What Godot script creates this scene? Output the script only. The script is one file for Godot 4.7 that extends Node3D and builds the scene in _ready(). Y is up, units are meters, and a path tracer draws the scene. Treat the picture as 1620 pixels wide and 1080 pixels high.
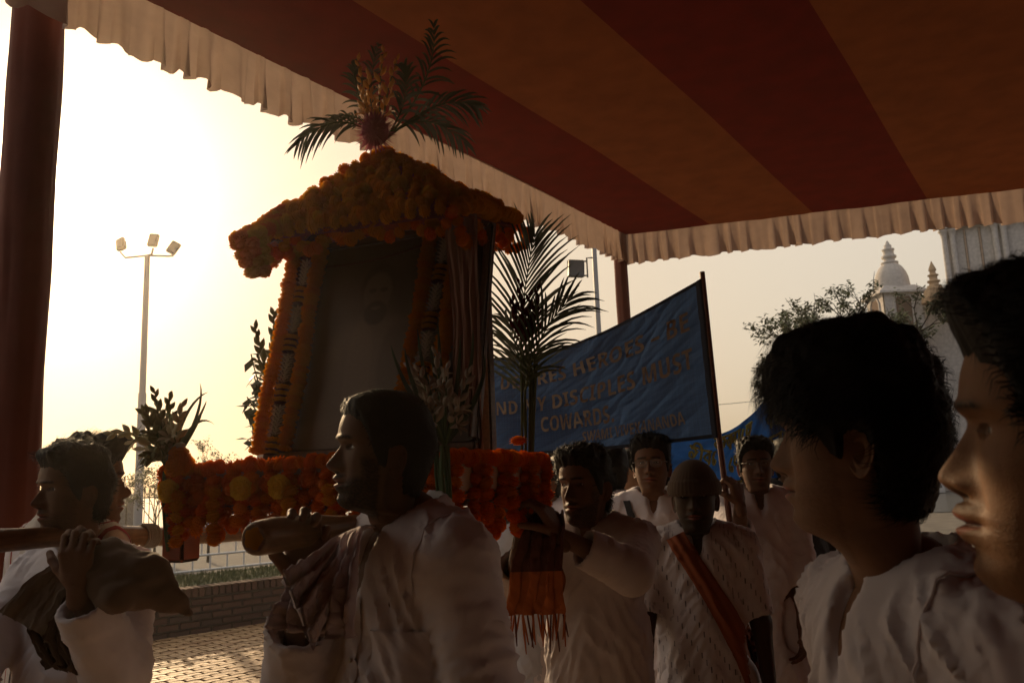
extends Node3D

# ---------- shapes ----------
class Shape:
	var v := PackedVector3Array()
	var ix := PackedInt32Array()
	var c := PackedColorArray()
	var uv := PackedVector2Array()
	func add(p: Vector3, col := Color.WHITE, t := Vector2.ZERO) -> int:
		v.append(p)
		c.append(col)
		uv.append(t)
		return v.size() - 1
	func quad(a: int, b: int, d: int, e: int) -> void:
		ix.append(a)
		ix.append(b)
		ix.append(d)
		ix.append(a)
		ix.append(d)
		ix.append(e)
	func tri3(a: Vector3, b: Vector3, d: Vector3, col := Color.WHITE) -> void:
		var k := add(a, col)
		add(b, col)
		add(d, col)
		ix.append_array([k, k + 1, k + 2])
	func flat4(a: Vector3, b: Vector3, d: Vector3, e: Vector3, col := Color.WHITE) -> void:
		var k := add(a, col, Vector2(0, 0))
		add(b, col, Vector2(1, 0))
		add(d, col, Vector2(1, 1))
		add(e, col, Vector2(0, 1))
		quad(k, k + 1, k + 2, k + 3)
	# f(u, v) gives a point for u and v from 0 to 1
	func grid(nu: int, nv: int, f: Callable, col := Color.WHITE, wrap := false) -> void:
		var k := v.size()
		var cols := nu if wrap else nu + 1
		for j in nv + 1:
			for i in cols:
				var p: Vector3 = f.call(float(i) / nu, float(j) / nv)
				add(p, col, Vector2(float(i) / nu, float(j) / nv))
		for j in nv:
			for i in nu:
				var i2 := (i + 1) % cols
				quad(k + j * cols + i, k + j * cols + i2, k + (j + 1) * cols + i2, k + (j + 1) * cols + i)
	func tube(pts: Array, radii: Array, segs := 8, col := Color.WHITE, caps := true) -> void:
		var k := v.size()
		var n := pts.size()
		var side := Vector3.ZERO
		for j in n:
			var p: Vector3 = pts[j]
			var a: Vector3 = pts[maxi(j - 1, 0)]
			var b: Vector3 = pts[mini(j + 1, n - 1)]
			var d := (b - a).normalized()
			if side == Vector3.ZERO:
				side = d.cross(Vector3.UP if absf(d.y) < 0.9 else Vector3.RIGHT).normalized()
			else:
				side = (side - d * side.dot(d)).normalized()
			var up := d.cross(side)
			var r: float = radii[j] if radii.size() > 1 else radii[0]
			for i in segs:
				var an := TAU * i / segs
				add(p + (side * cos(an) + up * sin(an)) * r, col, Vector2(float(i) / segs, float(j) / (n - 1)))
		for j in n - 1:
			for i in segs:
				var i2 := (i + 1) % segs
				quad(k + j * segs + i, k + (j + 1) * segs + i, k + (j + 1) * segs + i2, k + j * segs + i2)
		if caps:
			for e in [0, n - 1]:
				var m := add(pts[e], col)
				var first := v.size()
				for i in segs:
					add(v[k + e * segs + i], col)
				for i in segs:
					var p0 := first + i
					var p1 := first + (i + 1) % segs
					ix.append_array([m, p0, p1] if e == 0 else [m, p1, p0])
	func ball(at: Vector3, r: Vector3, nu := 10, nv := 7, b := Basis.IDENTITY, col := Color.WHITE, rough := 0.0) -> void:
		grid(nu, nv, func(s: float, t: float) -> Vector3:
			var th := s * TAU
			var ph := t * PI
			var q := Vector3(sin(ph) * cos(th), cos(ph), sin(ph) * sin(th))
			if rough > 0.0:
				q *= 1.0 + rough * sin(th * 5.0 + t * 9.0) * sin(ph * 6.0)
			return at + b * (q * r), col, true)
	func box(at: Vector3, s: Vector3, b := Basis.IDENTITY, bev := 0.004, col := Color.WHITE) -> void:
		var h := s * 0.5
		var e: float = minf(bev, minf(h.x, minf(h.y, h.z)) * 0.45)
		var id := {}
		for ax in 3:
			for sg in [-1, 1]:
				for p in [-1, 1]:
					for q in [-1, 1]:
						var d := Vector3.ZERO
						d[ax] = sg * h[ax]
						d[(ax + 1) % 3] = p * (h[(ax + 1) % 3] - e)
						d[(ax + 2) % 3] = q * (h[(ax + 2) % 3] - e)
						var key := [0, 0, 0]
						key[ax] = sg
						key[(ax + 1) % 3] = p
						key[(ax + 2) % 3] = q
						id[[ax, key]] = add(at + b * d, col, Vector2(p, q) * 0.5)
		for ax in 3:
			var a1 := (ax + 1) % 3
			var a2 := (ax + 2) % 3
			for sg in [-1, 1]:
				var f := []
				for pq in [[-1, -1], [1, -1], [1, 1], [-1, 1]]:
					var key := [0, 0, 0]
					key[ax] = sg
					key[a1] = pq[0]
					key[a2] = pq[1]
					f.append(id[[ax, key]])
				if sg > 0:
					quad(f[0], f[3], f[2], f[1])
				else:
					quad(f[0], f[1], f[2], f[3])
			for p in [-1, 1]:
				for q in [-1, 1]:
					var k0 := [0, 0, 0]
					k0[a1] = p
					k0[a2] = q
					var k1 := k0.duplicate()
					k0[ax] = -1
					k1[ax] = 1
					if p * q > 0:
						quad(id[[a1, k0]], id[[a2, k0]], id[[a2, k1]], id[[a1, k1]])
					else:
						quad(id[[a1, k0]], id[[a1, k1]], id[[a2, k1]], id[[a2, k0]])
		for x in [-1, 1]:
			for y in [-1, 1]:
				for z in [-1, 1]:
					var key := [x, y, z]
					if x * y * z > 0:
						ix.append_array([id[[0, key]], id[[2, key]], id[[1, key]]])
					else:
						ix.append_array([id[[0, key]], id[[1, key]], id[[2, key]]])
	func lathe(prof: Array, segs := 24, col := Color.WHITE, at := Vector3.ZERO) -> void:
		grid(segs, prof.size() - 1, func(s: float, t: float) -> Vector3:
			var q: Vector2 = prof[roundi(t * (prof.size() - 1))]
			return at + Vector3(q.x * cos(s * TAU), q.y, q.x * sin(s * TAU)), col, true)
	func join(o: Shape, x := Transform3D.IDENTITY, col = null) -> void:
		var k := v.size()
		v.append_array(x * o.v)
		if col == null:
			c.append_array(o.c)
		else:
			for i in o.v.size():
				c.append(col)
		uv.append_array(o.uv)
		var j := o.ix.duplicate()
		for i in j.size():
			j[i] += k
		ix.append_array(j)
	func normals() -> PackedVector3Array:
		var n := PackedVector3Array()
		n.resize(v.size())
		for i in range(0, ix.size(), 3):
			var a := ix[i]
			var b := ix[i + 1]
			var d := ix[i + 2]
			var q := (v[d] - v[a]).cross(v[b] - v[a])
			n[a] += q
			n[b] += q
			n[d] += q
		for i in n.size():
			n[i] = n[i].normalized() if n[i].length_squared() > 1e-20 else Vector3.UP
		return n
	func weld() -> void:   # closes the seam between points that lie together
		var seen := {}
		var to := PackedInt32Array()
		to.resize(v.size())
		for i in v.size():
			var key := Vector3i((v[i] * 20000.0).round())
			if not seen.has(key):
				seen[key] = i
			to[i] = seen[key]
		for i in ix.size():
			ix[i] = to[ix[i]]
	func mesh(m: Material = null) -> ArrayMesh:
		var a := []
		a.resize(Mesh.ARRAY_MAX)
		a[Mesh.ARRAY_VERTEX] = v
		a[Mesh.ARRAY_NORMAL] = normals()
		a[Mesh.ARRAY_COLOR] = c
		a[Mesh.ARRAY_TEX_UV] = uv
		a[Mesh.ARRAY_INDEX] = ix
		var out := ArrayMesh.new()
		out.add_surface_from_arrays(Mesh.PRIMITIVE_TRIANGLES, a)
		if m:
			out.surface_set_material(0, m)
		return out

# ---------- solid fields: tapered limbs joined smoothly, meshed as surface nets ----------
class Field:
	var a := PackedVector3Array()
	var ba := PackedVector3Array()
	var inv := PackedFloat32Array()
	var ra := PackedFloat32Array()
	var rd := PackedFloat32Array()
	var n := PackedVector3Array()
	var sq := PackedFloat32Array()
	var k := PackedFloat32Array()
	var op := PackedByteArray()
	func cone(p: Vector3, q: Vector3, r0: float, r1: float, smooth := 0.02, flat := Vector3.ZERO, by := 1.0, cut := 0) -> void:
		var d := q - p
		var f := flat.normalized() if flat != Vector3.ZERO else flat
		d += f * (d.dot(f) * (by - 1.0))
		a.append(p)
		ba.append(d)
		inv.append(1.0 / maxf(d.length_squared(), 1e-9))
		ra.append(r0)
		rd.append(r1 - r0)
		n.append(f)
		sq.append(by - 1.0 if flat != Vector3.ZERO else 0.0)
		k.append(smooth)
		op.append(cut)
	func cut(p: Vector3, q: Vector3, r0: float, r1: float, smooth := 0.006, flat := Vector3.ZERO, by := 1.0) -> void:
		cone(p, q, r0, r1, smooth, flat, by, 1)
	func one(i: int, p: Vector3) -> float:
		var q := p - a[i]
		if sq[i] != 0.0:
			q += n[i] * (q.dot(n[i]) * sq[i])
		var t := clampf(q.dot(ba[i]) * inv[i], 0.0, 1.0)
		return (q - ba[i] * t).length() - ra[i] - rd[i] * t
	func dist(p: Vector3, list: PackedInt32Array) -> float:
		var d := 1e3
		for i in list:
			var q := p - a[i]
			if sq[i] != 0.0:
				q += n[i] * (q.dot(n[i]) * sq[i])
			var t := clampf(q.dot(ba[i]) * inv[i], 0.0, 1.0)
			var e := (q - ba[i] * t).length() - ra[i] - rd[i] * t
			var kk := k[i]
			if op[i] == 0:
				var h := kk - absf(d - e)
				d = minf(d, e)
				if h > 0.0:
					d -= h * h * 0.25 / kk
			else:
				e = -e
				var h := kk - absf(d - e)
				d = maxf(d, e)
				if h > 0.0:
					d += h * h * 0.25 / kk
		return d
	func all() -> PackedInt32Array:
		return PackedInt32Array(range(a.size()))
	func at(p: Vector3) -> float:
		return dist(p, all())
	# from outside along dir until the surface is met
	func hit(p: Vector3, dir: Vector3, far := 0.6) -> Vector3:
		var t := 0.0
		var l := all()
		for s in 60:
			var d := dist(p + dir * t, l)
			if d < 0.0008 or t > far:
				break
			t += d * 0.6
		return p + dir * t
	func grad(p: Vector3) -> Vector3:
		var l := all()
		var e := 0.004
		return Vector3(dist(p + Vector3(e, 0, 0), l) - dist(p - Vector3(e, 0, 0), l), dist(p + Vector3(0, e, 0), l) - dist(p - Vector3(0, e, 0), l), dist(p + Vector3(0, 0, e), l) - dist(p - Vector3(0, 0, e), l)).normalized()
	func mesh(h: float, out: Shape, col := Color.WHITE, low = null) -> void:
		var lo := Vector3.INF
		var hi := -Vector3.INF
		var stretch := 1.0
		for i in a.size():
			if op[i] == 0:
				var r := maxf(ra[i], ra[i] + rd[i]) + k[i] * 0.3
				var b := a[i] + ba[i] - n[i] * (ba[i].dot(n[i]) * sq[i] / (1.0 + sq[i]))
				lo = lo.min(a[i] - Vector3.ONE * r).min(b - Vector3.ONE * r)
				hi = hi.max(a[i] + Vector3.ONE * r).max(b + Vector3.ONE * r)
				stretch = maxf(stretch, 1.0 + sq[i])
		if low != null:
			lo.y = maxf(lo.y, low)
		lo -= Vector3.ONE * h * 1.5
		hi += Vector3.ONE * h * 1.5
		var size := (hi - lo) / h
		var bx := ceili(size.x / 4.0)
		var by := ceili(size.y / 4.0)
		var bz := ceili(size.z / 4.0)
		var nx := bx * 4 + 1
		var ny := by * 4 + 1
		var nz := bz * 4 + 1
		var val := PackedFloat32Array()
		val.resize(nx * ny * nz)
		val.fill(1e6)
		var id := PackedInt32Array()
		id.resize(nx * ny * nz)
		id.fill(-1)
		var rad := 4.0 * h * 0.87 * stretch
		var list := all()
		var e := PackedFloat32Array()
		e.resize(list.size())
		var live := PackedInt32Array()
		for z in bz:
			for y in by:
				for x in bx:
					var m := lo + Vector3(x * 4 + 2, y * 4 + 2, z * 4 + 2) * h
					var best := 1e3
					for i in list:
						e[i] = one(i, m)
						if op[i] == 0:
							best = minf(best, e[i])
					if best > rad + 0.03:
						continue
					var d := dist(m, list)
					if absf(d) > rad:
						continue
					var near := PackedInt32Array()
					for i in list:
						if op[i] == 0 and e[i] < best + 2.0 * rad + k[i] or op[i] == 1 and e[i] < rad + k[i]:
							near.append(i)
					live.append_array([x, y, z])
					for cz in 5:
						for cy in 5:
							var row := ((z * 4 + cz) * ny + y * 4 + cy) * nx + x * 4
							for cx in 5:
								if val[row + cx] > 9e5:
									val[row + cx] = dist(lo + Vector3(x * 4 + cx, y * 4 + cy, z * 4 + cz) * h, near)
		var sy := nx
		var sz := nx * ny
		var first := out.v.size()
		for b in range(0, live.size(), 3):
			for cz in 4:
				for cy in 4:
					for cx in 4:
						var x := live[b] * 4 + cx
						var y := live[b + 1] * 4 + cy
						var z := live[b + 2] * 4 + cz
						var g := z * sz + y * sy + x
						var v0 := val[g]
						var v1 := val[g + 1]
						var v2 := val[g + sy]
						var v3 := val[g + sy + 1]
						var v4 := val[g + sz]
						var v5 := val[g + sz + 1]
						var v6 := val[g + sz + sy]
						var v7 := val[g + sz + sy + 1]
						var low8 := minf(minf(minf(v0, v1), minf(v2, v3)), minf(minf(v4, v5), minf(v6, v7)))
						var high8 := maxf(maxf(maxf(v0, v1), maxf(v2, v3)), maxf(maxf(v4, v5), maxf(v6, v7)))
						if low8 >= 0.0 or high8 < 0.0:
							continue
						var sum := Vector3.ZERO
						var cnt := 0
						if (v0 < 0.0) != (v1 < 0.0): sum += Vector3(v0 / (v0 - v1), 0, 0); cnt += 1
						if (v2 < 0.0) != (v3 < 0.0): sum += Vector3(v2 / (v2 - v3), 1, 0); cnt += 1
						if (v4 < 0.0) != (v5 < 0.0): sum += Vector3(v4 / (v4 - v5), 0, 1); cnt += 1
						if (v6 < 0.0) != (v7 < 0.0): sum += Vector3(v6 / (v6 - v7), 1, 1); cnt += 1
						if (v0 < 0.0) != (v2 < 0.0): sum += Vector3(0, v0 / (v0 - v2), 0); cnt += 1
						if (v1 < 0.0) != (v3 < 0.0): sum += Vector3(1, v1 / (v1 - v3), 0); cnt += 1
						if (v4 < 0.0) != (v6 < 0.0): sum += Vector3(0, v4 / (v4 - v6), 1); cnt += 1
						if (v5 < 0.0) != (v7 < 0.0): sum += Vector3(1, v5 / (v5 - v7), 1); cnt += 1
						if (v0 < 0.0) != (v4 < 0.0): sum += Vector3(0, 0, v0 / (v0 - v4)); cnt += 1
						if (v1 < 0.0) != (v5 < 0.0): sum += Vector3(1, 0, v1 / (v1 - v5)); cnt += 1
						if (v2 < 0.0) != (v6 < 0.0): sum += Vector3(0, 1, v2 / (v2 - v6)); cnt += 1
						if (v3 < 0.0) != (v7 < 0.0): sum += Vector3(1, 1, v3 / (v3 - v7)); cnt += 1
						id[g] = out.add(lo + (Vector3(x, y, z) + sum / cnt) * h, col)
		for b in range(0, live.size(), 3):
			for cz in 4:
				for cy in 4:
					for cx in 4:
						var x := live[b] * 4 + cx
						var y := live[b + 1] * 4 + cy
						var z := live[b + 2] * 4 + cz
						var g := z * sz + y * sy + x
						if id[g] < 0:
							continue
						var s0 := val[g] < 0.0
						if y > 0 and z > 0 and s0 != (val[g + 1] < 0.0):
							face(out, id[g - sy - sz], id[g - sz], id[g], id[g - sy], s0)
						if x > 0 and z > 0 and s0 != (val[g + sy] < 0.0):
							face(out, id[g - 1 - sz], id[g - 1], id[g], id[g - sz], s0)
						if x > 0 and y > 0 and s0 != (val[g + sz] < 0.0):
							face(out, id[g - 1 - sy], id[g - sy], id[g], id[g - 1], s0)
	func face(out: Shape, p: int, q: int, r: int, s: int, flip: bool) -> void:
		if p < 0 or q < 0 or r < 0 or s < 0:
			return
		if flip:
			out.quad(p, s, r, q)
		else:
			out.quad(p, q, r, s)

# ---------- nodes ----------
var used := {}

func numbered(parent: Node, called: String) -> String:
	var key := str(parent.get_instance_id()) + called
	var n: int = used.get(key, 0)
	used[key] = n + 1
	return called if n == 0 else "%s_%03d" % [called, n]

func tag(o: Node3D, label: String, category := "", group := "", kind := "") -> Node3D:
	if label: o.set_meta("label", label)
	if category: o.set_meta("category", category)
	if group: o.set_meta("group", group)
	if kind: o.set_meta("kind", kind)
	return o

func thing(called: String, label: String, category: String, at := Transform3D.IDENTITY, group := "") -> Node3D:
	var o := Node3D.new()
	o.name = numbered(self, called)
	add_child(o, true)
	o.transform = at
	return tag(o, label, category, group)

func put(s: Shape, called: String, m: Material, parent: Node3D = self, at := Transform3D.IDENTITY) -> MeshInstance3D:
	return put_mesh(s.mesh(m), called, parent, at)

func put_mesh(s: Mesh, called: String, parent: Node3D = self, at := Transform3D.IDENTITY, m: Material = null) -> MeshInstance3D:
	var o := MeshInstance3D.new()
	o.name = numbered(parent, called)
	o.mesh = s
	if m: o.material_override = m
	o.transform = at
	parent.add_child(o, true)
	return o

func structure(o: Node3D, label := "") -> Node3D:
	o.set_meta("kind", "structure")
	if label: o.set_meta("label", label)
	return o

func many(s: Mesh, places: Array, called: String, parent: Node3D = self, tints := []) -> MultiMeshInstance3D:
	var mm := MultiMesh.new()
	mm.transform_format = MultiMesh.TRANSFORM_3D
	mm.use_colors = tints.size() > 0
	mm.mesh = s
	mm.instance_count = places.size()
	for i in places.size():
		mm.set_instance_transform(i, places[i])
		if tints.size() > 0:
			mm.set_instance_color(i, tints[i])
	var o := MultiMeshInstance3D.new()
	o.name = numbered(parent, called)
	o.multimesh = mm
	parent.add_child(o, true)
	o.set_meta("kind", "stuff")
	return o

# ---------- materials ----------
func lin(r: float, g: float, b: float) -> Color:
	return Color(r, g, b).linear_to_srgb()

func mat(col: Color, rough := 0.8, vertex := false) -> StandardMaterial3D:
	var m := StandardMaterial3D.new()
	m.albedo_color = col
	m.roughness = rough
	m.cull_mode = BaseMaterial3D.CULL_DISABLED
	m.vertex_color_use_as_albedo = vertex
	return m

func noise_tex(freq: float, size := 256, seed_ := 1, octaves := 4, ramp: Gradient = null, type := FastNoiseLite.TYPE_SIMPLEX_SMOOTH) -> NoiseTexture2D:
	var n := FastNoiseLite.new()
	n.seed = seed_
	n.noise_type = type
	n.frequency = freq
	n.fractal_octaves = octaves
	var t := NoiseTexture2D.new()
	t.width = size
	t.height = size
	t.seamless = true
	t.noise = n
	if ramp: t.color_ramp = ramp
	return t

func ramp(a: Color, b: Color) -> Gradient:
	var g := Gradient.new()
	g.set_color(0, a)
	g.set_color(1, b)
	return g

func mottled(m: StandardMaterial3D, freq: float, low: float, high: float, per_metre: float, relief_cm := 0.0, seed_ := 1) -> StandardMaterial3D:
	var t := noise_tex(freq, 256, seed_, 5, ramp(Color(low, low, low), Color(high, high, high)))
	m.albedo_texture = t
	if relief_cm > 0.0:
		m.heightmap_enabled = true
		m.heightmap_texture = t
		m.heightmap_scale = relief_cm
	m.uv1_triplanar = true
	m.uv1_world_triplanar = false
	m.uv1_scale = Vector3.ONE * per_metre
	return m

func fabric(col: Color, sheer := 0.0) -> StandardMaterial3D:
	var m := mat(col, 0.9)
	m.rim_enabled = true
	m.rim = 0.3
	m.rim_tint = 0.5
	mottled(m, 0.02, 0.9, 1.0, 1.6, 0.5, 7)
	if sheer > 0.0:
		m.backlight_enabled = true
		m.backlight = Color(sheer, sheer, sheer)
	return m

# ---------- where a pixel of the 1620 x 1080 photograph lies, z metres ahead ----------
const EYE := Vector3(0, 1.55, 0)
const PITCH := 9.5
const ROLL := -2.2
var look := Basis.from_euler(Vector3(deg_to_rad(PITCH), 0, deg_to_rad(ROLL)))

func at(px: float, py: float, z: float) -> Vector3:
	var d := look * Vector3((px - 810.0) / 1307.0, (540.0 - py) / 1307.0, -1.0)
	return EYE + d * (z / -d.z)

func aty(px: float, py: float, y: float) -> Vector3:
	var d := look * Vector3((px - 810.0) / 1307.0, (540.0 - py) / 1307.0, -1.0)
	return EYE + d * ((y - EYE.y) / d.y)

func frame(o: Vector3, x: Vector3, y := Vector3.UP) -> Transform3D:   # axes: x along, y near up
	var xx := x.normalized()
	var zz := xx.cross(y).normalized()
	return Transform3D(Basis(xx, zz.cross(xx), zz), o)

func rnd(n: int) -> float:   # the same number every time
	var h := (n * 374761393 + 668265263) & 0x7fffffff
	h = ((h ^ (h >> 13)) * 1274126177) & 0x7fffffff
	return float((h ^ (h >> 16)) & 0xffffff) / 16777216.0

var soft := FastNoiseLite.new()

func _ready() -> void:
	# camera
	var cam := Camera3D.new()
	cam.name = "camera"
	cam.near = 0.05
	cam.far = 2000.0
	cam.fov = 44.9
	cam.transform = Transform3D(look, EYE)
	var lens := CameraAttributesPhysical.new()
	lens.frustum_focal_length = 29.04
	lens.frustum_focus_distance = 2.6
	lens.frustum_near = 0.05
	lens.frustum_far = 2000.0
	lens.exposure_aperture = 10.0
	cam.attributes = lens
	add_child(cam)
	cam.current = true
	# sky, sun, air, exposure
	var sun := DirectionalLight3D.new()
	sun.name = "sun"
	var to_sun := (look * Vector3((84.0 - 810.0) / 1307.0, (540.0 - 300.0) / 1307.0, -1.0)).normalized()
	add_child(sun)
	sun.look_at_from_position(to_sun * 50.0, Vector3.ZERO)
	sun.light_energy = 1.6
	sun.light_color = lin(1.0, 0.70, 0.39)
	sun.light_angular_distance = 0.6
	sun.shadow_enabled = true
	var sky := PanoramaSkyMaterial.new()
	sky.panorama = hazy_sky(to_sun)
	var env := Environment.new()
	env.background_mode = Environment.BG_SKY
	env.sky = Sky.new()
	env.sky.sky_material = sky
	env.tonemap_mode = Environment.TONE_MAPPER_LINEAR
	env.tonemap_exposure = 0.8
	env.volumetric_fog_enabled = true
	env.volumetric_fog_density = 0.0020
	env.volumetric_fog_albedo = Color(1.0, 0.95, 0.87)
	env.volumetric_fog_anisotropy = 0.85
	env.sdfgi_enabled = true
	env.ssao_enabled = true
	env.ssil_enabled = true
	var we := WorldEnvironment.new()
	we.name = "environment"
	we.environment = env
	add_child(we)
	soft.seed = 5
	soft.noise_type = FastNoiseLite.TYPE_SIMPLEX_SMOOTH
	soft.frequency = 1.0
	soft.fractal_octaves = 2
	var t0 := Time.get_ticks_msec()
	build_grounds()
	build_canopy()
	build_background()
	print("setting ", Time.get_ticks_msec() - t0)
	build_palanquin()
	print("palanquin ", Time.get_ticks_msec() - t0)
	build_people()
	print("people ", Time.get_ticks_msec() - t0)
	build_banners()
	print("all ", Time.get_ticks_msec() - t0)

# hazy morning air: cool away from the sun, cream towards it, a white aureole round it, reddened low down
func hazy_sky(to_sun: Vector3) -> ImageTexture:
	var w := 512
	var h := 256
	var im := Image.create(w, h, false, Image.FORMAT_RGBF)
	for y in h:
		var el := PI * (0.5 - (y + 0.5) / h)
		var thick := 1.0 / (maxf(sin(el), 0.0) + 0.13)
		var air := Color(exp(-0.014 * thick), exp(-0.036 * thick), exp(-0.080 * thick))
		for x in w:
			var az := TAU * (x + 0.5) / w
			var d := Vector3(sin(az) * cos(el), sin(el), -cos(az) * cos(el))
			var off := rad_to_deg(acos(clampf(d.dot(to_sun), -1.0, 1.0)))
			var k := smoothstep(150.0, 35.0, off)
			var c := Color(0.40, 0.45, 0.58).lerp(Color(0.92, 0.86, 0.78), k)
			c = c.lerp(Color(0.96, 0.81, 0.64), smoothstep(55.0, 15.0, off))
			var core := 3.6 * exp(-off / 4.1)
			var wide := 0.35 * exp(-off / 16.0)
			c += Color(1.0, 0.94, 0.87) * core + Color(1.0, 0.80, 0.58) * wide
			c = Color(c.r * air.r, c.g * air.g, c.b * air.b)
			if el < 0.0:
				c = c.lerp(Color(0.20, 0.17, 0.13), smoothstep(0.0, -0.12, el))
			im.set_pixel(x, y, c * 1.12)
	return ImageTexture.create_from_image(im)

# ---------- the setting ----------
var wall_e := Vector3(0.72, 0, -0.694).normalized()    # along the brick wall
var wall_f := Vector3(0.694, 0, 0.72).normalized()     # from the wall towards the viewer
var wall_o := Vector3(-3.55, 0, -9.48)                 # a point on its foot
const TERRACE := 0.52

func build_grounds() -> void:
	var s := Shape.new()
	s.flat4(Vector3(-900, 0, -900), Vector3(900, 0, -900), Vector3(900, 0, 300), Vector3(-900, 0, 300))
	structure(put(s, "ground", mottled(mat(lin(0.13, 0.11, 0.085), 0.95), 0.02, 0.7, 1.0, 0.3)), "bare brown ground reaching to the horizon")
	# interlocking pavers
	var pave := Node3D.new()
	pave.name = "paving"
	add_child(pave)
	structure(pave, "sunlit paving of small brown concrete blocks")
	var bed := Shape.new()
	var c0 := wall_o + wall_e * -9.0
	var c1 := wall_o + wall_e * 11.0
	bed.flat4(c0 + Vector3(0, 0.012, 0), c1 + Vector3(0, 0.012, 0), c1 + wall_f * 16.0 + Vector3(0, 0.012, 0), c0 + wall_f * 16.0 + Vector3(0, 0.012, 0))
	put(bed, "sand_bed", mat(lin(0.09, 0.07, 0.05), 0.95), pave)
	var tones := []
	for t in [[0.46, 0.285, 0.145], [0.40, 0.245, 0.125], [0.50, 0.315, 0.165], [0.36, 0.205, 0.10]]:
		var m := mat(lin(t[0], t[1], t[2]), 0.55)
		m.metallic_specular = 0.4
		mottled(m, 0.03, 0.7, 1.0, 3.0, 0.35, 3)
		tones.append(m)
	var b := Shape.new()
	# a block with a stepped zigzag outline and a chamfered top
	var half := [Vector2(-0.11, -0.045), Vector2(-0.055, -0.062), Vector2(0.0, -0.045), Vector2(0.055, -0.062), Vector2(0.11, -0.045), Vector2(0.11, 0.045), Vector2(0.055, 0.028), Vector2(0.0, 0.045), Vector2(-0.055, 0.028), Vector2(-0.11, 0.045)]
	var rings := []
	for q in [[0.975, -0.03], [0.975, 0.016], [0.90, 0.022]]:
		var ring := []
		for h in half:
			ring.append(b.add(Vector3(h.x * q[0], q[1], h.y * q[0] * (1.0 if q[0] > 0.95 else 0.94))))
		rings.append(ring)
	for r in 2:
		for i in 10:
			b.quad(rings[r][i], rings[r][(i + 1) % 10], rings[r + 1][(i + 1) % 10], rings[r + 1][i])
	for i in 4:
		b.quad(rings[2][i], rings[2][9 - i], rings[2][8 - i], rings[2][i + 1])
	var plain := []
	for t in tones:
		plain.append(b.mesh(t))
	var tint_mat := mat(Color.WHITE, 0.55, true)
	mottled(tint_mat, 0.03, 0.7, 1.0, 3.0, 0.35, 3)
	var rest := b.mesh(tint_mat)
	var places := []
	var tints := []
	var shown := 0
	for i in range(-36, 44):
		for j in range(0, 150):
			var p := wall_o + wall_e * (i * 0.222 + (0.11 if j % 2 else 0.0)) + wall_f * (0.16 + j * 0.0915)
			var k := (i + 50) * 331 + j
			p.y = 0.014 + (rnd(k) - 0.5) * 0.005
			var x := frame(p, wall_e + Vector3(0, (rnd(k + 7) - 0.5) * 0.02, 0), Vector3((rnd(k + 3) - 0.5) * 0.05, 1, (rnd(k + 5) - 0.5) * 0.05))
			var q := look.inverse() * (p - EYE)
			var px := 810.0 + 1307.0 * q.x / -q.z
			var py := 540.0 - 1307.0 * q.y / -q.z
			if q.z < 0 and px > 212 and px < 500 and py > 980 and py < 1092 and shown < 290:
				put_mesh(plain[int(rnd(k + 11) * 4)], "paving_block", pave, x)
				shown += 1
			else:
				places.append(x)
				var g := 0.34 + 0.1 * rnd(k + 11)
				tints.append(Color(g * 1.06, g * 0.65, g * 0.33))
	many(rest, places, "paving_blocks", pave, tints)
	# brick retaining wall
	var wall := thing("brick_wall", "low dark brick retaining wall at the edge of the sunlit paving", "wall")
	var mortar := mottled(mat(lin(0.07, 0.055, 0.048), 0.95), 0.05, 0.7, 1.0, 2.0, 0.4)
	var core := Shape.new()
	core.box(wall_o + wall_e * 1.0 - wall_f * 0.128 + Vector3(0, TERRACE * 0.5 - 0.02, 0), Vector3(19.0, TERRACE - 0.05, 0.23), frame(Vector3.ZERO, wall_e).basis)
	put(core, "mortar", mortar, wall)
	var brick_mats := []
	for t in [[0.12, 0.05, 0.033], [0.10, 0.042, 0.03], [0.14, 0.062, 0.04], [0.08, 0.04, 0.03]]:
		brick_mats.append(mottled(mat(lin(t[0], t[1], t[2]), 0.9), 0.06, 0.6, 1.0, 5.0, 0.5, 9))
	var bs := Shape.new()
	bs.box(Vector3.ZERO, Vector3(0.228, 0.066, 0.1), Basis.IDENTITY, 0.006)
	var bricks := []
	for t in brick_mats:
		bricks.append(bs.mesh(t))
	var es := Shape.new()
	es.box(Vector3.ZERO, Vector3(0.07, 0.1, 0.25), Basis.IDENTITY, 0.006)
	var ends := []
	for t in brick_mats:
		ends.append(es.mesh(t))
	var far_bricks := [[], [], [], []]
	for row in 5:
		for i in range(-34, 40):
			var k := i * 17 + row * 911 + 5000
			var u := i * 0.24 + (0.12 if row % 2 else 0.0)
			var p := wall_o + wall_e * u - wall_f * (0.048 + rnd(k) * 0.008) + Vector3(0, 0.04 + row * 0.078, 0)
			var x := frame(p, wall_e + Vector3(0, (rnd(k + 1) - 0.5) * 0.01, 0))
			if absf(u - 0.1) < 2.6:
				put_mesh(bricks[int(rnd(k + 2) * 4)], "brick", wall, x)
			else:
				far_bricks[int(rnd(k + 2) * 4)].append(x)
	for i in range(-108, 128):
		var k := i * 13 + 9000
		var u := i * 0.078
		var p := wall_o + wall_e * u - wall_f * (0.118 + rnd(k) * 0.008) + Vector3(0, 0.455, 0)
		var x := frame(p, wall_e + Vector3(0, (rnd(k + 1) - 0.5) * 0.02, 0))
		if absf(u - 0.1) < 2.6:
			put_mesh(ends[int(rnd(k + 2) * 4)], "coping_brick", wall, x)
	for t in 4:
		many(bricks[t], far_bricks[t], "bricks_beyond", wall)
	# lawn strip and promenade behind it
	var lawn := Shape.new()
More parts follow.
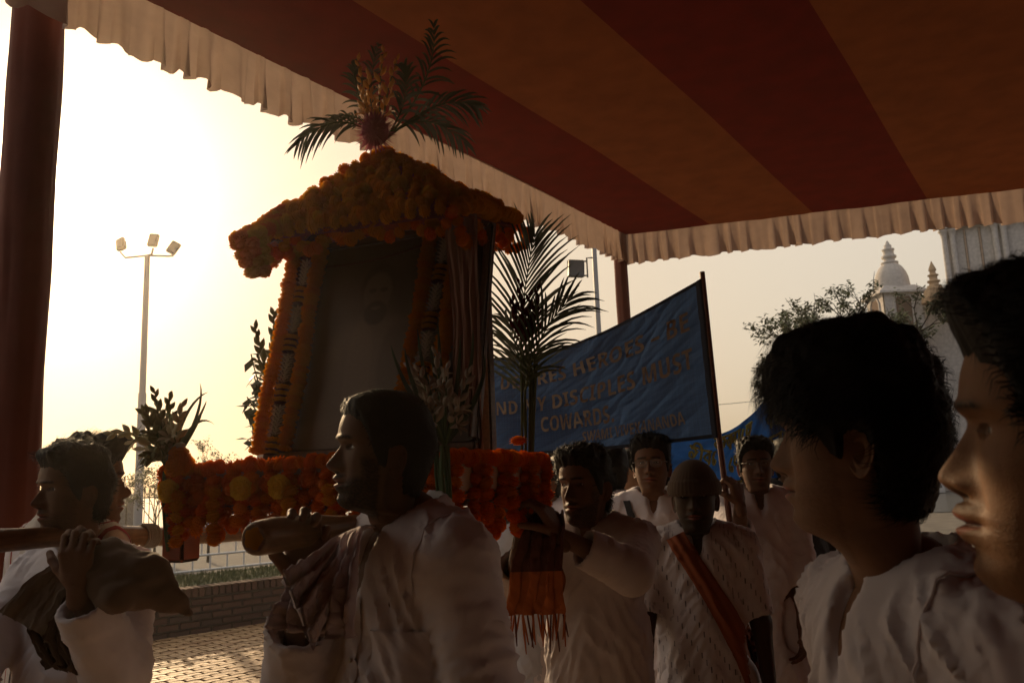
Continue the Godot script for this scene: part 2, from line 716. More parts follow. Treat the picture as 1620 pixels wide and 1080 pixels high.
	var l0 := wall_o + wall_e * -9.0 - wall_f * 0.25 + Vector3(0, TERRACE - 0.02, 0)
	var l1 := wall_o + wall_e * 11.0 - wall_f * 0.25 + Vector3(0, TERRACE - 0.02, 0)
	lawn.flat4(l0 - wall_f * 1.3, l1 - wall_f * 1.3, l1, l0)
	structure(put(lawn, "lawn_strip", mottled(mat(lin(0.055, 0.07, 0.02), 0.95), 0.05, 0.6, 1.0, 1.0, 1.0)))
	var blade := Shape.new()
	blade.tri3(Vector3(-0.004, 0, 0), Vector3(0.004, 0, 0), Vector3(0.006, 0.05, 0.008))
	blade.tri3(Vector3(-0.002, 0, 0.01), Vector3(0.006, 0, 0.01), Vector3(-0.012, 0.04, 0.004))
	var gm := mat(Color.WHITE, 0.7, true)
	gm.backlight_enabled = true
	gm.backlight = Color(0.4, 0.4, 0.4)
	var gp := []
	var gt := []
	for i in 9000:
		var p := l0 + wall_e * (5.0 + rnd(i) * 9.0) - wall_f * rnd(i + 70000) * 1.3
		gp.append(Transform3D(Basis(Vector3.UP, rnd(i + 30000) * TAU).scaled(Vector3.ONE * (0.6 + rnd(i + 5) * 0.8)), p))
		var g := 0.6 + rnd(i + 90000) * 0.6
		gt.append(Color(0.06 * g, 0.075 * g, 0.02 * g))
	many(blade.mesh(gm), gp, "grass", self, gt)
	var prom := Shape.new()
	prom.flat4(l0 - wall_f * 12.0 + Vector3(0, -0.015, 0), l1 - wall_f * 12.0 + Vector3(0, -0.015, 0), l1 - wall_f * 1.28 + Vector3(0, -0.015, 0), l0 - wall_f * 1.28 + Vector3(0, -0.015, 0))
	prom.flat4(l0 - wall_f * 12.0 + Vector3(0, -0.015, 0), l1 - wall_f * 12.0 + Vector3(0, -0.015, 0), l1 - wall_f * 12.0 + Vector3(0, -0.5, 0), l0 - wall_f * 12.0 + Vector3(0, -0.5, 0))
	structure(put(prom, "promenade", mottled(mat(lin(0.085, 0.085, 0.09), 0.95), 0.03, 0.7, 1.0, 0.7)), "grey riverside promenade behind the white railing")
	# white pipe railing
	var rail := thing("pipe_railing", "white pipe railing with staggered uprights behind the lawn strip", "railing")
	var white := mat(lin(0.62, 0.6, 0.56), 0.45)
	var r0 := l0 + wall_e * 5.0 - wall_f * 1.36
	for k in 4:
		var t := Shape.new()
		t.tube([r0 + Vector3(0, 0.04 + k * 0.19, 0), r0 + wall_e * 8.0 + Vector3(0, 0.04 + k * 0.19, 0)], [0.016], 8)
		put(t, "rail", white, rail)
	var up := Shape.new()
	up.tube([Vector3(0, 0, 0), Vector3(0, 0.19, 0)], [0.011], 6)
	var upm := up.mesh(white)
	for k in 3:
		for i in 34:
			put_mesh(upm, "upright", rail, Transform3D(Basis.IDENTITY, r0 + wall_e * (0.1 + i * 0.235 + (0.117 if k % 2 else 0.0)) + Vector3(0, 0.04 + k * 0.19, 0)))
	for i in 5:
		var t := Shape.new()
		t.box(r0 + wall_e * (0.02 + i * 1.99) + Vector3(0, 0.33, 0), Vector3(0.05, 0.7, 0.05))
		put(t, "post", white, rail)

func build_background() -> void:
	# river and the far bank
	var w := Shape.new()
	w.flat4(Vector3(-880, 0.02, -430), Vector3(60, 0.02, -430), Vector3(60, 0.02, -27), Vector3(-880, 0.02, -27))
	structure(put(w, "river", mottled(mat(lin(0.10, 0.10, 0.09), 0.25), 0.02, 0.8, 1.0, 0.05)), "pale river beyond the iron fence")
	var bank := Shape.new()
	bank.grid(220, 3, func(u: float, v: float) -> Vector3:
		var h := (9.0 + 9.0 * soft.get_noise_2d(u * 14.0, 1.0) + 4.0 * soft.get_noise_2d(u * 70.0, 3.0)) * sin(v * PI * 0.62)
		return Vector3(-800 + u * 1100.0, maxf(h, 0.0), -432.0 - v * 20.0 + 8.0 * soft.get_noise_2d(u * 40.0, v * 3.0 + 9.0)))
	var bo := put(bank, "far_woods", mottled(mat(lin(0.05, 0.065, 0.04), 1.0), 0.02, 0.5, 1.0, 0.02))
	tag(bo, "hazy wooded far bank of the river", "", "", "stuff")
	# iron fence with spear points
	var iron := mat(lin(0.05, 0.05, 0.05), 0.6)
	var fence := thing("iron_fence", "spiked iron fence along the promenade before the river", "fence")
	var f0 := at(-60, 790, 20.0)
	var f1 := at(1010, 790, 21.0)
	f0.y = TERRACE - 0.04
	f1.y = TERRACE - 0.04
	var fd := f1 - f0
	var spear := Shape.new()
	spear.tube([Vector3.ZERO, Vector3(0, 1.1, 0), Vector3(0, 1.12, 0), Vector3(0, 1.16, 0), Vector3(0, 1.27, 0)], [0.011, 0.011, 0.024, 0.02, 0.001], 6)
	var sm := spear.mesh(iron)
	var n := 140
	for i in n:
		put_mesh(sm, "picket", fence, Transform3D(Basis.IDENTITY, f0 + fd * ((i + 0.5) / n)))
	for y in [0.18, 0.98]:
		var t := Shape.new()
		t.box(f0 + fd * 0.5 + Vector3(0, y, 0), Vector3(fd.length(), 0.03, 0.02), frame(Vector3.ZERO, fd).basis)
		put(t, "rail", iron, fence)
	var blockm := mottled(mat(lin(0.25, 0.22, 0.19), 0.9), 0.05, 0.7, 1.0, 1.0)
	var gp := Shape.new()
	var gpos := at(191, 800, 19.6)
	gp.box(Vector3(gpos.x, 1.0, gpos.z), Vector3(0.45, 0.98, 0.4), Basis.IDENTITY, 0.02)
	gp.box(Vector3(gpos.x, 1.53, gpos.z), Vector3(0.55, 0.08, 0.5), Basis.IDENTITY, 0.02)
	tag(put(gp, "gate_pier", blockm), "squat masonry pier in the iron fence left of the lamp mast", "pier")
	# masts
	var steel := mat(lin(0.30, 0.30, 0.30), 0.45)
	steel.metallic = 0.3
	var dark := mat(lin(0.07, 0.07, 0.07), 0.5)
	var top := at(232.5, 404, 16.0)
	var mast := thing("lamp_mast", "tall grey mast carrying three floodlights in front of the sun haze", "lamp mast")
	var pole := Shape.new()
	var foot := Vector3(top.x, TERRACE - 0.04, top.z)
	pole.tube([foot, foot + Vector3(0, 3.0, 0), foot + Vector3(0, 3.02, 0), top], [0.085, 0.075, 0.062, 0.052], 12)
	put(pole, "pole", steel, mast)
	var plate := Shape.new()
	plate.box(foot + Vector3(0, 0.02, 0), Vector3(0.35, 0.04, 0.35))
	put(plate, "base_plate", steel, mast)
	for a in [[190, 386, -0.35, 0.1], [242, 380, 0.1, 0.25], [274, 392, 0.5, 0.12]]:
		var p := at(a[0], a[1], 15.75 if a[0] == 242 else 16.0)
		var arm := Shape.new()
		arm.tube([top, Vector3(lerpf(top.x, p.x, 0.8), top.y - 0.03, lerpf(top.z, p.z, 0.8)), p + Vector3(0, -0.16, 0)], [0.022], 6)
		put(arm, "arm", steel, mast)
		var fl := Shape.new()
		var fb := Basis.from_euler(Vector3(-0.25, a[2], -a[2]))
		fl.box(p, Vector3(0.19, 0.28, 0.08), fb, 0.02)
		fl.box(p + fb * Vector3(0, 0, -0.07), Vector3(0.14, 0.2, 0.06), fb, 0.02)
		put(fl, "floodlight", dark, mast)
	var p2 := at(946, 500, 12.0)
	var m2 := thing("floodlight_pole", "thin grey pole with one square floodlight beside the far canopy corner", "lamp pole")
	var t2 := Shape.new()
	t2.tube([Vector3(p2.x, 0, p2.z), Vector3(p2.x, 5.4, p2.z)], [0.045, 0.036], 10)
	put(t2, "pole", steel, m2)
	var h2 := at(911, 425, 12.0)
	var b2 := Shape.new()
	b2.box(h2, Vector3(0.25, 0.26, 0.1), Basis.from_euler(Vector3(0.1, 0.3, 0)), 0.015)
	put(b2, "floodlight", dark, m2)
	var k2 := Shape.new()
	for dy in [-0.11, 0.11]:
		k2.tube([h2 + Vector3(0.12, dy, 0), h2 + Vector3(0.17, dy, 0)], [0.012], 6)
	k2.tube([h2 + Vector3(0.17, -0.14, 0), h2 + Vector3(0.17, 0.16, 0), Vector3(p2.x, h2.y + 0.16, p2.z)], [0.014], 6)
	put(k2, "bracket", dark, m2)
	var wire := Shape.new()
	var wp := []
	for i in 13:
		var u := i / 12.0
		wp.append(at(1100, 643, 18.0).lerp(at(1420, 590, 18.0), u) - Vector3(0, sin(u * PI) * 0.12, 0))
	wire.tube(wp, [0.006], 5)
	tag(put(wire, "overhead_wire", dark), "thin slack wire crossing the sky beside the right tree", "wire")
	build_temple()
	tree("tree", "sparse leafy tree with bare upper twigs behind the dark haired man", at(1328, 700, 17.0), 5.6, 2.0, 21, 0.11, 1.0, 0.13, Vector3(0.1, 1, 0))
	tree("leaning_tree", "low tree with a thick leaning trunk behind the blue banner", at(872, 790, 8.4), 2.5, 1.1, 5, 0.075, 0.8, 0.15, Vector3(0.30, 1, 0))
	tree("shrub", "thin young shrub by the iron fence right of the lamp mast", at(246, 800, 14.0), 1.55, 0.5, 33, 0.05, 0.9, 0.02, Vector3(0, 1, 0))
	tree("shrub", "small upright shrub tip above the front garland", at(331, 780, 13.0), 1.95, 0.3, 37, 0.045, 0.8, 0.02, Vector3(0, 1, 0))

func build_temple() -> void:
	var z := 45.0
	var stone := mottled(mat(lin(0.56, 0.52, 0.49), 0.85), 0.03, 0.82, 1.0, 0.5, 0.5)
	var band := mottled(mat(lin(0.42, 0.30, 0.22), 0.85), 0.03, 0.82, 1.0, 0.5)
	var gold := mottled(mat(lin(0.55, 0.36, 0.2), 0.7), 0.03, 0.82, 1.0, 0.5)
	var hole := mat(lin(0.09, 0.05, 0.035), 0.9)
	var t := thing("temple_building", "pale domed temple with a tall pilastered wall at the right", "temple", Transform3D(Basis.IDENTITY, Vector3.ZERO))
	var c := at(1414, 468, z)
	var s := Shape.new()
	# pavilion with its dome
	var px := 0.0344
	s.box(Vector3(c.x, c.y * 0.5 + 0.05, c.z), Vector3(2.15, c.y + 0.1, 2.15), Basis.IDENTITY, 0.05)
	put(s, "pavilion", stone, t)
	for k in 4:
		var b := Basis(Vector3.UP, k * PI / 2)
		var r := Shape.new()
		r.tube([c + b * Vector3(-0.55, -2.0, 1.09), c + b * Vector3(-0.55, -0.5, 1.09), c + b * Vector3(-0.35, -0.2, 1.09), c + b * Vector3(0, -0.08, 1.09), c + b * Vector3(0.35, -0.2, 1.09), c + b * Vector3(0.55, -0.5, 1.09), c + b * Vector3(0.55, -2.0, 1.09)], [0.06], 6)
		put(r, "arch_moulding", stone, t)
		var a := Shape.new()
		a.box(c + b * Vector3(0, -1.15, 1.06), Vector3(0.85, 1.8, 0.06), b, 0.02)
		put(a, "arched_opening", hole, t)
	var e := Shape.new()
	e.grid(4, 3, func(u: float, v: float) -> Vector3:
		var q := PI / 4 + u * TAU
		var r: float = [1.05, 1.9, 1.86, 1.2][roundi(v * 3)]
		return c + Vector3(cos(q) * r, [0.0, -0.06, 0.05, 0.42][roundi(v * 3)], sin(q) * r), Color.WHITE, true)
	var ev := Shape.new()
	for i in range(0, e.ix.size(), 3):
		ev.tri3(e.v[e.ix[i]], e.v[e.ix[i + 1]], e.v[e.ix[i + 2]])
	put(ev, "curved_eave", stone, t)
	var d := Shape.new()
	d.lathe([Vector2(1.0, 0.2), Vector2(0.94, 0.42), Vector2(0.91, 0.7), Vector2(0.87, 1.0), Vector2(0.78, 1.3), Vector2(0.63, 1.57), Vector2(0.44, 1.78), Vector2(0.4, 1.84)], 32, Color.WHITE, c)
	put(d, "dome", stone, t)
	var f := Shape.new()
	f.lathe([Vector2(0.4, 1.8), Vector2(0.46, 1.84), Vector2(0.46, 1.92), Vector2(0.3, 1.95), Vector2(0.29, 2.12), Vector2(0.39, 2.16), Vector2(0.39, 2.28), Vector2(0.3, 2.31), Vector2(0.27, 2.55), Vector2(0.33, 2.6), Vector2(0.33, 2.68), Vector2(0.2, 2.72), Vector2(0.2, 2.9), Vector2(0.12, 2.95), Vector2(0.1, 3.05), Vector2(0.0, 3.2)], 24, Color.WHITE, c)
	put(f, "finial", stone, t)
	# small stepped spire
	var c2 := at(1481, 470, z - 2.0)
	var g := Shape.new()
	g.lathe([Vector2(0.72, -0.3), Vector2(0.68, 0.0), Vector2(0.55, 0.3), Vector2(0.4, 0.5), Vector2(0.36, 0.56)], 24, Color.WHITE, c2)
	put(g, "spire_dome", gold, t)
	var h := Shape.new()
	h.lathe([Vector2(0.36, 0.56), Vector2(0.36, 0.62), Vector2(0.24, 0.66), Vector2(0.24, 0.8), Vector2(0.32, 0.82), Vector2(0.32, 0.9), Vector2(0.2, 0.94), Vector2(0.2, 1.14), Vector2(0.27, 1.16), Vector2(0.27, 1.22), Vector2(0.16, 1.26), Vector2(0.14, 1.42), Vector2(0.2, 1.45), Vector2(0.18, 1.55), Vector2(0.1, 1.75), Vector2(0.0, 2.0)], 20, Color.WHITE, c2)
	put(h, "spire_finial", gold, t)
	# lower block with its parapet, and the tall wall with paired columns, both turned to face the ghat
	var turn := Basis(Vector3.UP, deg_to_rad(-29.0))
	var a0 := at(1449, 490, z + 1.0)
	var xa := Transform3D(turn, Vector3(a0.x, 0, a0.z))
	var l := Shape.new()
	l.box(Vector3(9.0, (c.y - 0.7) * 0.5, -4.0), Vector3(18.0, c.y - 0.7, 8.0), Basis.IDENTITY, 0.05)
	put(l, "lower_block", stone, t, xa)
	var pr := Shape.new()
	pr.box(Vector3(9.0, c.y - 0.5, -4.0), Vector3(18.3, 0.35, 8.3), Basis.IDENTITY, 0.08)
	put(pr, "parapet", stone, t, xa)
	var w0 := at(1499, 470, z - 1.5)
	var xw := Transform3D(turn, Vector3(w0.x, 0, w0.z))
	var tall := Shape.new()
	tall.box(Vector3(6.1, c.y + 2.4, -3.0), Vector3(12.0, 6.6, 5.6), Basis.IDENTITY, 0.05)
	put(tall, "tower_wall", stone, t, xw)
	var top := Shape.new()
	top.box(Vector3(6.1, c.y + 5.85, -3.0), Vector3(12.6, 0.3, 6.2), Basis.IDENTITY, 0.1)
	put(top, "cornice", stone, t, xw)
	for x in [0.22, 0.62, 2.6, 3.0, 5.1, 5.5]:
		var q := Shape.new()
		var yb := c.y - 0.35
		var yt := c.y + 3.05
		q.lathe([Vector2(0.2, yb), Vector2(0.2, yb + 0.12), Vector2(0.155, yb + 0.2), Vector2(0.14, yt - 0.3), Vector2(0.17, yt - 0.27), Vector2(0.15, yt - 0.2), Vector2(0.22, yt), Vector2(0.27, yt + 0.02), Vector2(0.27, yt + 0.1)], 16, Color.WHITE, Vector3(x, 0, 0.02))
		put(q, "column", stone, t, xw)
	for x in [1.2, 1.9, 4.0]:
		var q := Shape.new()
		q.box(Vector3(x, c.y + 1.4, -0.17), Vector3(0.12, 3.4, 0.08), Basis.IDENTITY, 0.02)
		put(q, "pilaster", band, t, xw)
	var fr := Shape.new()
	fr.box(Vector3(6.1, c.y + 3.4, -0.03), Vector3(12.2, 0.42, 0.5), Basis.IDENTITY, 0.04)
	put(fr, "frieze", stone, t, xw)

func leaf_mesh(m: Material, w: float) -> ArrayMesh:
	var s := Shape.new()
	var a := s.add(Vector3.ZERO)
	var b := s.add(Vector3(-w, 0.45, 0.1))
	var c := s.add(Vector3(0, 0.5, 0.0))
	var d := s.add(Vector3(w, 0.45, 0.1))
	var e := s.add(Vector3(0, 1.0, 0.22))
	s.ix.append_array([a, b, c, a, c, d, b, e, c, c, e, d])
	return s.mesh(m)

func tree(called: String, label: String, where: Vector3, height: float, spread: float, seed_: int, leaf: float, leafy: float, trunk: float, lean: Vector3) -> void:
	var base := Vector3(where.x, TERRACE - 0.06 if where.z < -11.0 and where.x < 0.5 else 0.0, where.z)
	var t := thing(called, label, "shrub" if called == "shrub" else "tree", Transform3D(Basis.IDENTITY, base))
	var bark := mottled(mat(lin(0.07, 0.055, 0.045), 0.95), 0.05, 0.6, 1.0, 3.0, 1.0)
	var green := mat(Color.WHITE, 0.6, true)
	green.backlight_enabled = true
	green.backlight = Color(0.35, 0.35, 0.35)
	var rng := RandomNumberGenerator.new()
	rng.seed = seed_
	var limbs := Shape.new()
	var stem := Shape.new()
	var tips := []
	var fork := lean.normalized() * height * 0.45
	var bend := Vector3(-lean.z, 0, lean.x) * 0.05
	stem.tube([Vector3.ZERO, fork * 0.33 + bend, fork * 0.66 - bend * 0.6, fork], [trunk * 1.25, trunk, trunk * 0.85, trunk * 0.7], 10)
	put(stem, "trunk", bark, t)
	var todo := []
	for i in 6:
		var an := TAU * i / 6.0 + rng.randf() * 0.7
		todo.append([fork * (0.75 + 0.25 * rng.randf()), (Vector3(cos(an), 0.5 + rng.randf() * 1.2, sin(an)) + lean * 0.3).normalized(), 0.55, trunk * 0.5, 0])
	while todo.size() > 0:
		var b: Array = todo.pop_back()
		var p: Vector3 = b[0]
		var d: Vector3 = b[1]
		var l: float = b[2] * (0.7 + 0.5 * rng.randf())
		var len_ := l * Vector2(Vector2(d.x, d.z).length() * spread * 1.25, d.y * height * 0.62).length()
		var mid := p + d * len_ * 0.5 + Vector3(rng.randf() - 0.5, rng.randf() * 0.4, rng.randf() - 0.5) * len_ * 0.2
		var end := p + d * len_
		limbs.tube([p, mid, end], [b[3], b[3] * 0.75, b[3] * 0.5], 5, Color.WHITE, false)
		if b[4] >= 3:
			tips.append([mid, end, d])
			continue
		for k in 3 + (1 if rng.randf() < 0.4 else 0):
			var nd := (d + Vector3(rng.randf() - 0.5, rng.randf() - 0.4, rng.randf() - 0.5) * 1.7).normalized()
			todo.append([mid.lerp(end, 0.2 + 0.8 * rng.randf()), nd, b[2] * 0.62, b[3] * 0.5, b[4] + 1])
	put(limbs, "limbs", bark, t)
	var pl := []
	var ti := []
	for tip in tips:
		if tip[1].y > height * 0.82 and rng.randf() < 0.45 and leafy > 0.95 or rng.randf() > leafy:
			continue
		for k in (36 if height > 5.0 else 12):
			var p: Vector3 = tip[0].lerp(tip[1], rng.randf() * 1.15) + Vector3(rng.randf() - 0.5, rng.randf() - 0.5, rng.randf() - 0.5) * leaf * 1.6
			var b := Basis.from_euler(Vector3(rng.randf() * 1.6 + 0.8, rng.randf() * TAU, rng.randf() - 0.5))
			pl.append(Transform3D(b.scaled(Vector3.ONE * leaf * (0.6 + 0.7 * rng.randf())), p))
			var g := 0.6 + 0.7 * rng.randf()
			ti.append(Color(0.065 * g, 0.08 * g, 0.028 * g))
	many(leaf_mesh(green, 0.26), pl, "leaves", t, ti)

# ---------- the canopy ----------
const CEIL := 3.5
var can_e := Vector3(0.56, 0, -0.8285)
var can_q := Vector3(0.8285, 0, 0.56)

func far_end(q: float) -> float:   # along can_e, where the far edge of the cloth runs
	var p := Vector3(0.96, 0, -6.48)
	var g := Vector3(2.77, 0, 0.78)
	var k: float = (q - p.dot(can_q)) / g.dot(can_q)
	return (p + g * k).dot(can_e)

func build_canopy() -> void:
	var t := thing("festival_canopy", "striped dark red and orange cloth canopy with pleated pale valance overhead", "canopy")
	var red := mat(lin(0.22, 0.013, 0.008), 0.9)
	var orange := mat(lin(0.36, 0.115, 0.035), 0.9)
	for m in [red, orange]:
		mottled(m, 0.02, 0.86, 1.0, 0.8, 0.4, 4)
		m.backlight_enabled = true
		m.backlight = Color(0.05, 0.05, 0.05)
	var edges := [-2.84, -2.2, -1.47, -0.71, 0.04, 0.8, 1.56, 2.32, 3.08, 3.84, 4.6, 5.36]
	for i in edges.size() - 1:
		var s := Shape.new()
		s.grid(10, 90, func(u: float, v: float) -> Vector3:
			var q := lerpf(edges[i], edges[i + 1], u)
			var l := lerpf(far_end(q), -15.0, v)
			var y := CEIL - 0.006 * sin(u * PI) + 0.006 * soft.get_noise_2d(q * 3.0, l * 1.2) * (1.0 if u > 0.01 and u < 0.99 else 0.0) - 0.02 * absf(sin(l * 0.75))
			return can_q * q + can_e * l + Vector3(0, y, 0))
		put(s, "cloth_stripe", red if i % 2 == 0 else orange, t)
	var tarp := Shape.new()
	tarp.grid(10, 20, func(u: float, v: float) -> Vector3:
		var q := lerpf(edges[0] - 0.03, edges[11] + 0.03, u)
		return can_q * q + can_e * lerpf(far_end(q) + 0.05, -15.1, v) + Vector3(0, CEIL + 0.12 + 0.02 * sin(v * 40.0), 0))
	put(thicken(tarp, 0.004), "tarpaulin", mat(lin(0.05, 0.05, 0.06), 0.8), t)
	var pale := fabric(lin(0.50, 0.37, 0.305), 0.75)
	var c0: Vector3 = can_q * edges[0] + can_e * far_end(edges[0])
	var a1: Vector3 = can_q * edges[0] + can_e * -15.0
	var b1: Vector3 = can_q * edges[11] + can_e * far_end(edges[11])
	valance(t, c0, a1, pale, 2200, 2.0)
	valance(t, c0, b1, pale, 900, 7.0)
	# closed cloth sides of the hall behind and to the right of the viewer
	var backc: Vector3 = can_q * edges[0] + can_e * -15.0
	for e in [[backc, can_q * edges[11] + can_e * -15.0, "red cloth end wall of the canopy far behind the viewer"], [b1, can_q * edges[11] + can_e * -15.0, "long red cloth side wall of the canopy at the viewer's right"], [backc, can_q * edges[0] + can_e * -0.7, "red cloth side wall of the canopy far behind the left post"]]:
		var wl := thing("cloth_wall", e[2], "cloth wall")
		var ws := Shape.new()
		var wd: Vector3 = ((e[1] as Vector3) - (e[0] as Vector3)).normalized().cross(Vector3.UP)
		ws.grid(400, 8, func(u: float, v: float) -> Vector3:
			return (e[0] as Vector3).lerp(e[1], u) + wd * (0.03 * sin(u * 400.0) + 0.05 * soft.get_noise_2d(u * 60.0, v * 2.0)) + Vector3(0, lerpf(0.0, CEIL - 0.02, v), 0))
		put(thicken(ws, 0.004), "gathered_cloth", mottled(mat(lin(0.10, 0.02, 0.014), 0.95), 0.02, 0.8, 1.0, 0.8), wl)
	# tubes that stretch the cloth
	var steel := mat(lin(0.25, 0.22, 0.2), 0.5)
	for l in [[c0, a1], [c0, b1]]:
		var f := Shape.new()
		f.tube([l[0] + Vector3(0, CEIL + 0.05, 0), l[1] + Vector3(0, CEIL + 0.05, 0)], [0.024], 8)
		put(f, "edge_tube", steel, t)
	# posts
	var cloth := fabric(lin(0.17, 0.05, 0.03))
	var near := at(43, 300, 2.86)
	post("canopy_post", "thick red cloth wrapped canopy post at the left edge", Vector3(near.x, 0, near.z), 0.088, cloth)
	var far := at(984, 450, 6.5)
	post("canopy_post", "slim red canopy post at the far corner behind the blue banner", Vector3(far.x, 0, far.z), 0.052, cloth)
	post("canopy_post", "last red canopy post far behind the viewer", Vector3(near.x, 0, near.z) - can_e * 9.0, 0.088, cloth)
	post("canopy_post", "red canopy post standing behind the viewer", Vector3(near.x, 0, near.z) - can_e * 4.5, 0.088, cloth)

func post(called: String, label: String, base: Vector3, r: float, m: Material) -> void:
	var t := thing(called, label, "canopy post", Transform3D(Basis.IDENTITY, base))
	var s := Shape.new()
	s.grid(48, 60, func(u: float, v: float) -> Vector3:
		var a := u * TAU
		var y := v * (CEIL + 0.03)
		var f := 1.0 + 0.07 * soft.get_noise_3d(cos(a) * 1.4, y * 0.9 + base.x, sin(a) * 1.4) + 0.03 * soft.get_noise_3d(cos(a) * 5.0, y * 1.4, sin(a) * 5.0) + 0.02 * sin(a * 2.0 + y * 9.0)
		return Vector3(cos(a) * r * f, y, sin(a) * r * f), Color.WHITE, true)
	put(s, "cloth_wrapping", m, t)
	var p := Shape.new()
	p.tube([Vector3(0, 0, 0), Vector3(0, CEIL + 0.04, 0)], [r * 0.5], 10)
	put(p, "pole", mat(lin(0.2, 0.13, 0.07), 0.8), t)

func valance(t: Node3D, a: Vector3, b: Vector3, m: Material, n: int, seed_: float) -> void:
	var d := (b - a).normalized()
	var side := d.cross(Vector3.UP)
	var l := (b - a).length()
	var s := Shape.new()
	s.grid(n, 10, func(u: float, v: float) -> Vector3:
		var x := u * l
		var ph := x * 46.0 + 5.0 * soft.get_noise_2d(x * 1.7, seed_) + 1.5 * soft.get_noise_2d(x * 6.0, seed_ + 4.0)
		var big := 0.5 + 0.5 * soft.get_noise_2d(x * 2.2, seed_ + 20.0)
		var am := (0.004 + 0.022 * pow(v, 1.3)) * (0.45 + big)
		var drop := 0.285 + 0.012 * soft.get_noise_2d(x * 3.0, seed_ + 9.0) - 0.008 * cos(ph)
		var h := 0.02 * soft.get_noise_2d(x * 0.8, seed_ + 30.0)
		return a + d * (x - am * 0.9 * sin(2.0 * ph) * 0.6) + side * (am * sin(ph) + am * 0.4 * sin(ph * 2.7 + 2.0 * soft.get_noise_2d(x * 4.0, seed_ + 50.0)) + h * v) + Vector3(0, CEIL + 0.02 - drop * v, 0))
	put(s, "valance", m, t)
	var hem := Shape.new()
	hem.grid(200, 1, func(u: float, v: float) -> Vector3:
		return a + d * u * l + side * (0.006 * (1.0 if v > 0.5 else -1.0)) * 0.6 + side * -0.012 + Vector3(0, CEIL + 0.022 - 0.035 * v, 0))
	put(hem, "heading_band", m, t)

# ---------- the palanquin ----------
var pal_u := Vector3(0.9372, 0, 0.3488)      # along its front edge, towards the right
var pal_v := Vector3(0.3488, 0, -0.9372)     # from the front to the rear
var pal_fl := Vector3(-0.965, 1.5, -2.32)    # front left corner of the deck
const PAL_W := 0.83
const PAL_D := 0.75

func pal(u: float, y: float, v: float) -> Vector3:
	return Vector3(pal_fl.x, y, pal_fl.z) + pal_u * u + pal_v * v

var flowers := {}

func flower_mesh(kind: String, m: Material) -> ArrayMesh:   # a ruffled bloom 1 across
	var key := kind + str(m.get_instance_id())
	if flowers.has(key):
		return flowers[key]
	var s := Shape.new()
	var flat := 0.78 if kind == "bloom" else 0.42
	s.ball(Vector3.ZERO, Vector3(0.41, 0.40 * flat, 0.41), 10, 6)
	var seed_ := 77
	for r in 6:   # rings of crimped petals from the heart outwards
		var ph := deg_to_rad([14.0, 36.0, 60.0, 86.0, 114.0, 142.0][r])
		var n: int = [4, 8, 11, 12, 10, 6][r]
		for i in n:
			seed_ += 13
			var th := TAU * (i + 0.5 * (r % 2)) / n + rnd(seed_) * 0.2
			var dir := Vector3(sin(ph) * cos(th), cos(ph), sin(ph) * sin(th))
			var side := Vector3(-sin(th), 0, cos(th))
			var up := dir.cross(side)
			if up.y < 0: up = -up
			var w := 0.16 + 0.03 * rnd(seed_ + 1)
			var l := 0.46 + 0.07 * rnd(seed_ + 2)
			var sc := Vector3(1, flat, 1)
			var a := s.add(dir * 0.36 * sc - side * w * 0.5)
			s.add(dir * 0.36 * sc + side * w * 0.5)
			var tipd := (dir - up * 0.16).normalized()
			s.add(tipd * l * sc + side * w * 0.75 + up * 0.02)
			s.add(tipd * (l + 0.035) * sc + up * 0.05)
			s.add(tipd * l * sc - side * w * 0.75 + up * 0.02)
			s.ix.append_array([a, a + 1, a + 2, a, a + 2, a + 3, a, a + 3, a + 4])
	flowers[key] = s.mesh(m)
	return flowers[key]

func bloom_mat(r: float, g: float, b: float) -> StandardMaterial3D:
	var m := mat(lin(r, g, b), 0.9)
	m.metallic_specular = 0.12
	mottled(m, 0.05, 0.75, 1.0, 1.2, 0.0, 12)
	m.backlight_enabled = true
	m.backlight = Color(0.7, 0.7, 0.7)
	return m

var M := {}

func string_of(t: Node3D, pts: Array, size: float, mats: Array, k0: int, called := "marigold", kind := "bloom") -> void:   # blooms threaded along a line
	var left := 0.0
	var k := k0
	for i in pts.size() - 1:
		var a: Vector3 = pts[i]
		var b: Vector3 = pts[i + 1]
		var l := (b - a).length()
		var d := (b - a) / l
		var gap := size * (0.74 if kind == "bloom" else 0.40)
		while left < l:
			var p := a + d * left
			k += 1
			var up := (d + Vector3(rnd(k) - 0.5, rnd(k + 1) - 0.5, rnd(k + 2) - 0.5) * (0.9 if kind == "bloom" else 0.25)).normalized()
			var side := up.cross(Vector3(0.3, 0.2, 1)).normalized()
			var bs := Basis(side, up, side.cross(up)).rotated(up, rnd(k + 5) * TAU)
			var sc := size * (0.88 + 0.26 * rnd(k + 6))
			p += Vector3(rnd(k + 8) - 0.5, rnd(k + 9) - 0.5, rnd(k + 10) - 0.5) * size * (0.16 if kind == "bloom" else 0.05)
			put_mesh(flower_mesh(kind, mats[int(rnd(k + 7) * mats.size())]), called, t, Transform3D(bs.scaled(Vector3.ONE * sc), p))
			left += gap
		left -= l

func sag(a: Vector3, b: Vector3, drop: float, n := 12) -> Array:
	var out := []
	for i in n + 1:
		var u := float(i) / n
		out.append(a.lerp(b, u) - Vector3(0, drop * (1.0 - pow(absf(2.0 * u - 1.0), 1.7)), 0))
	return out

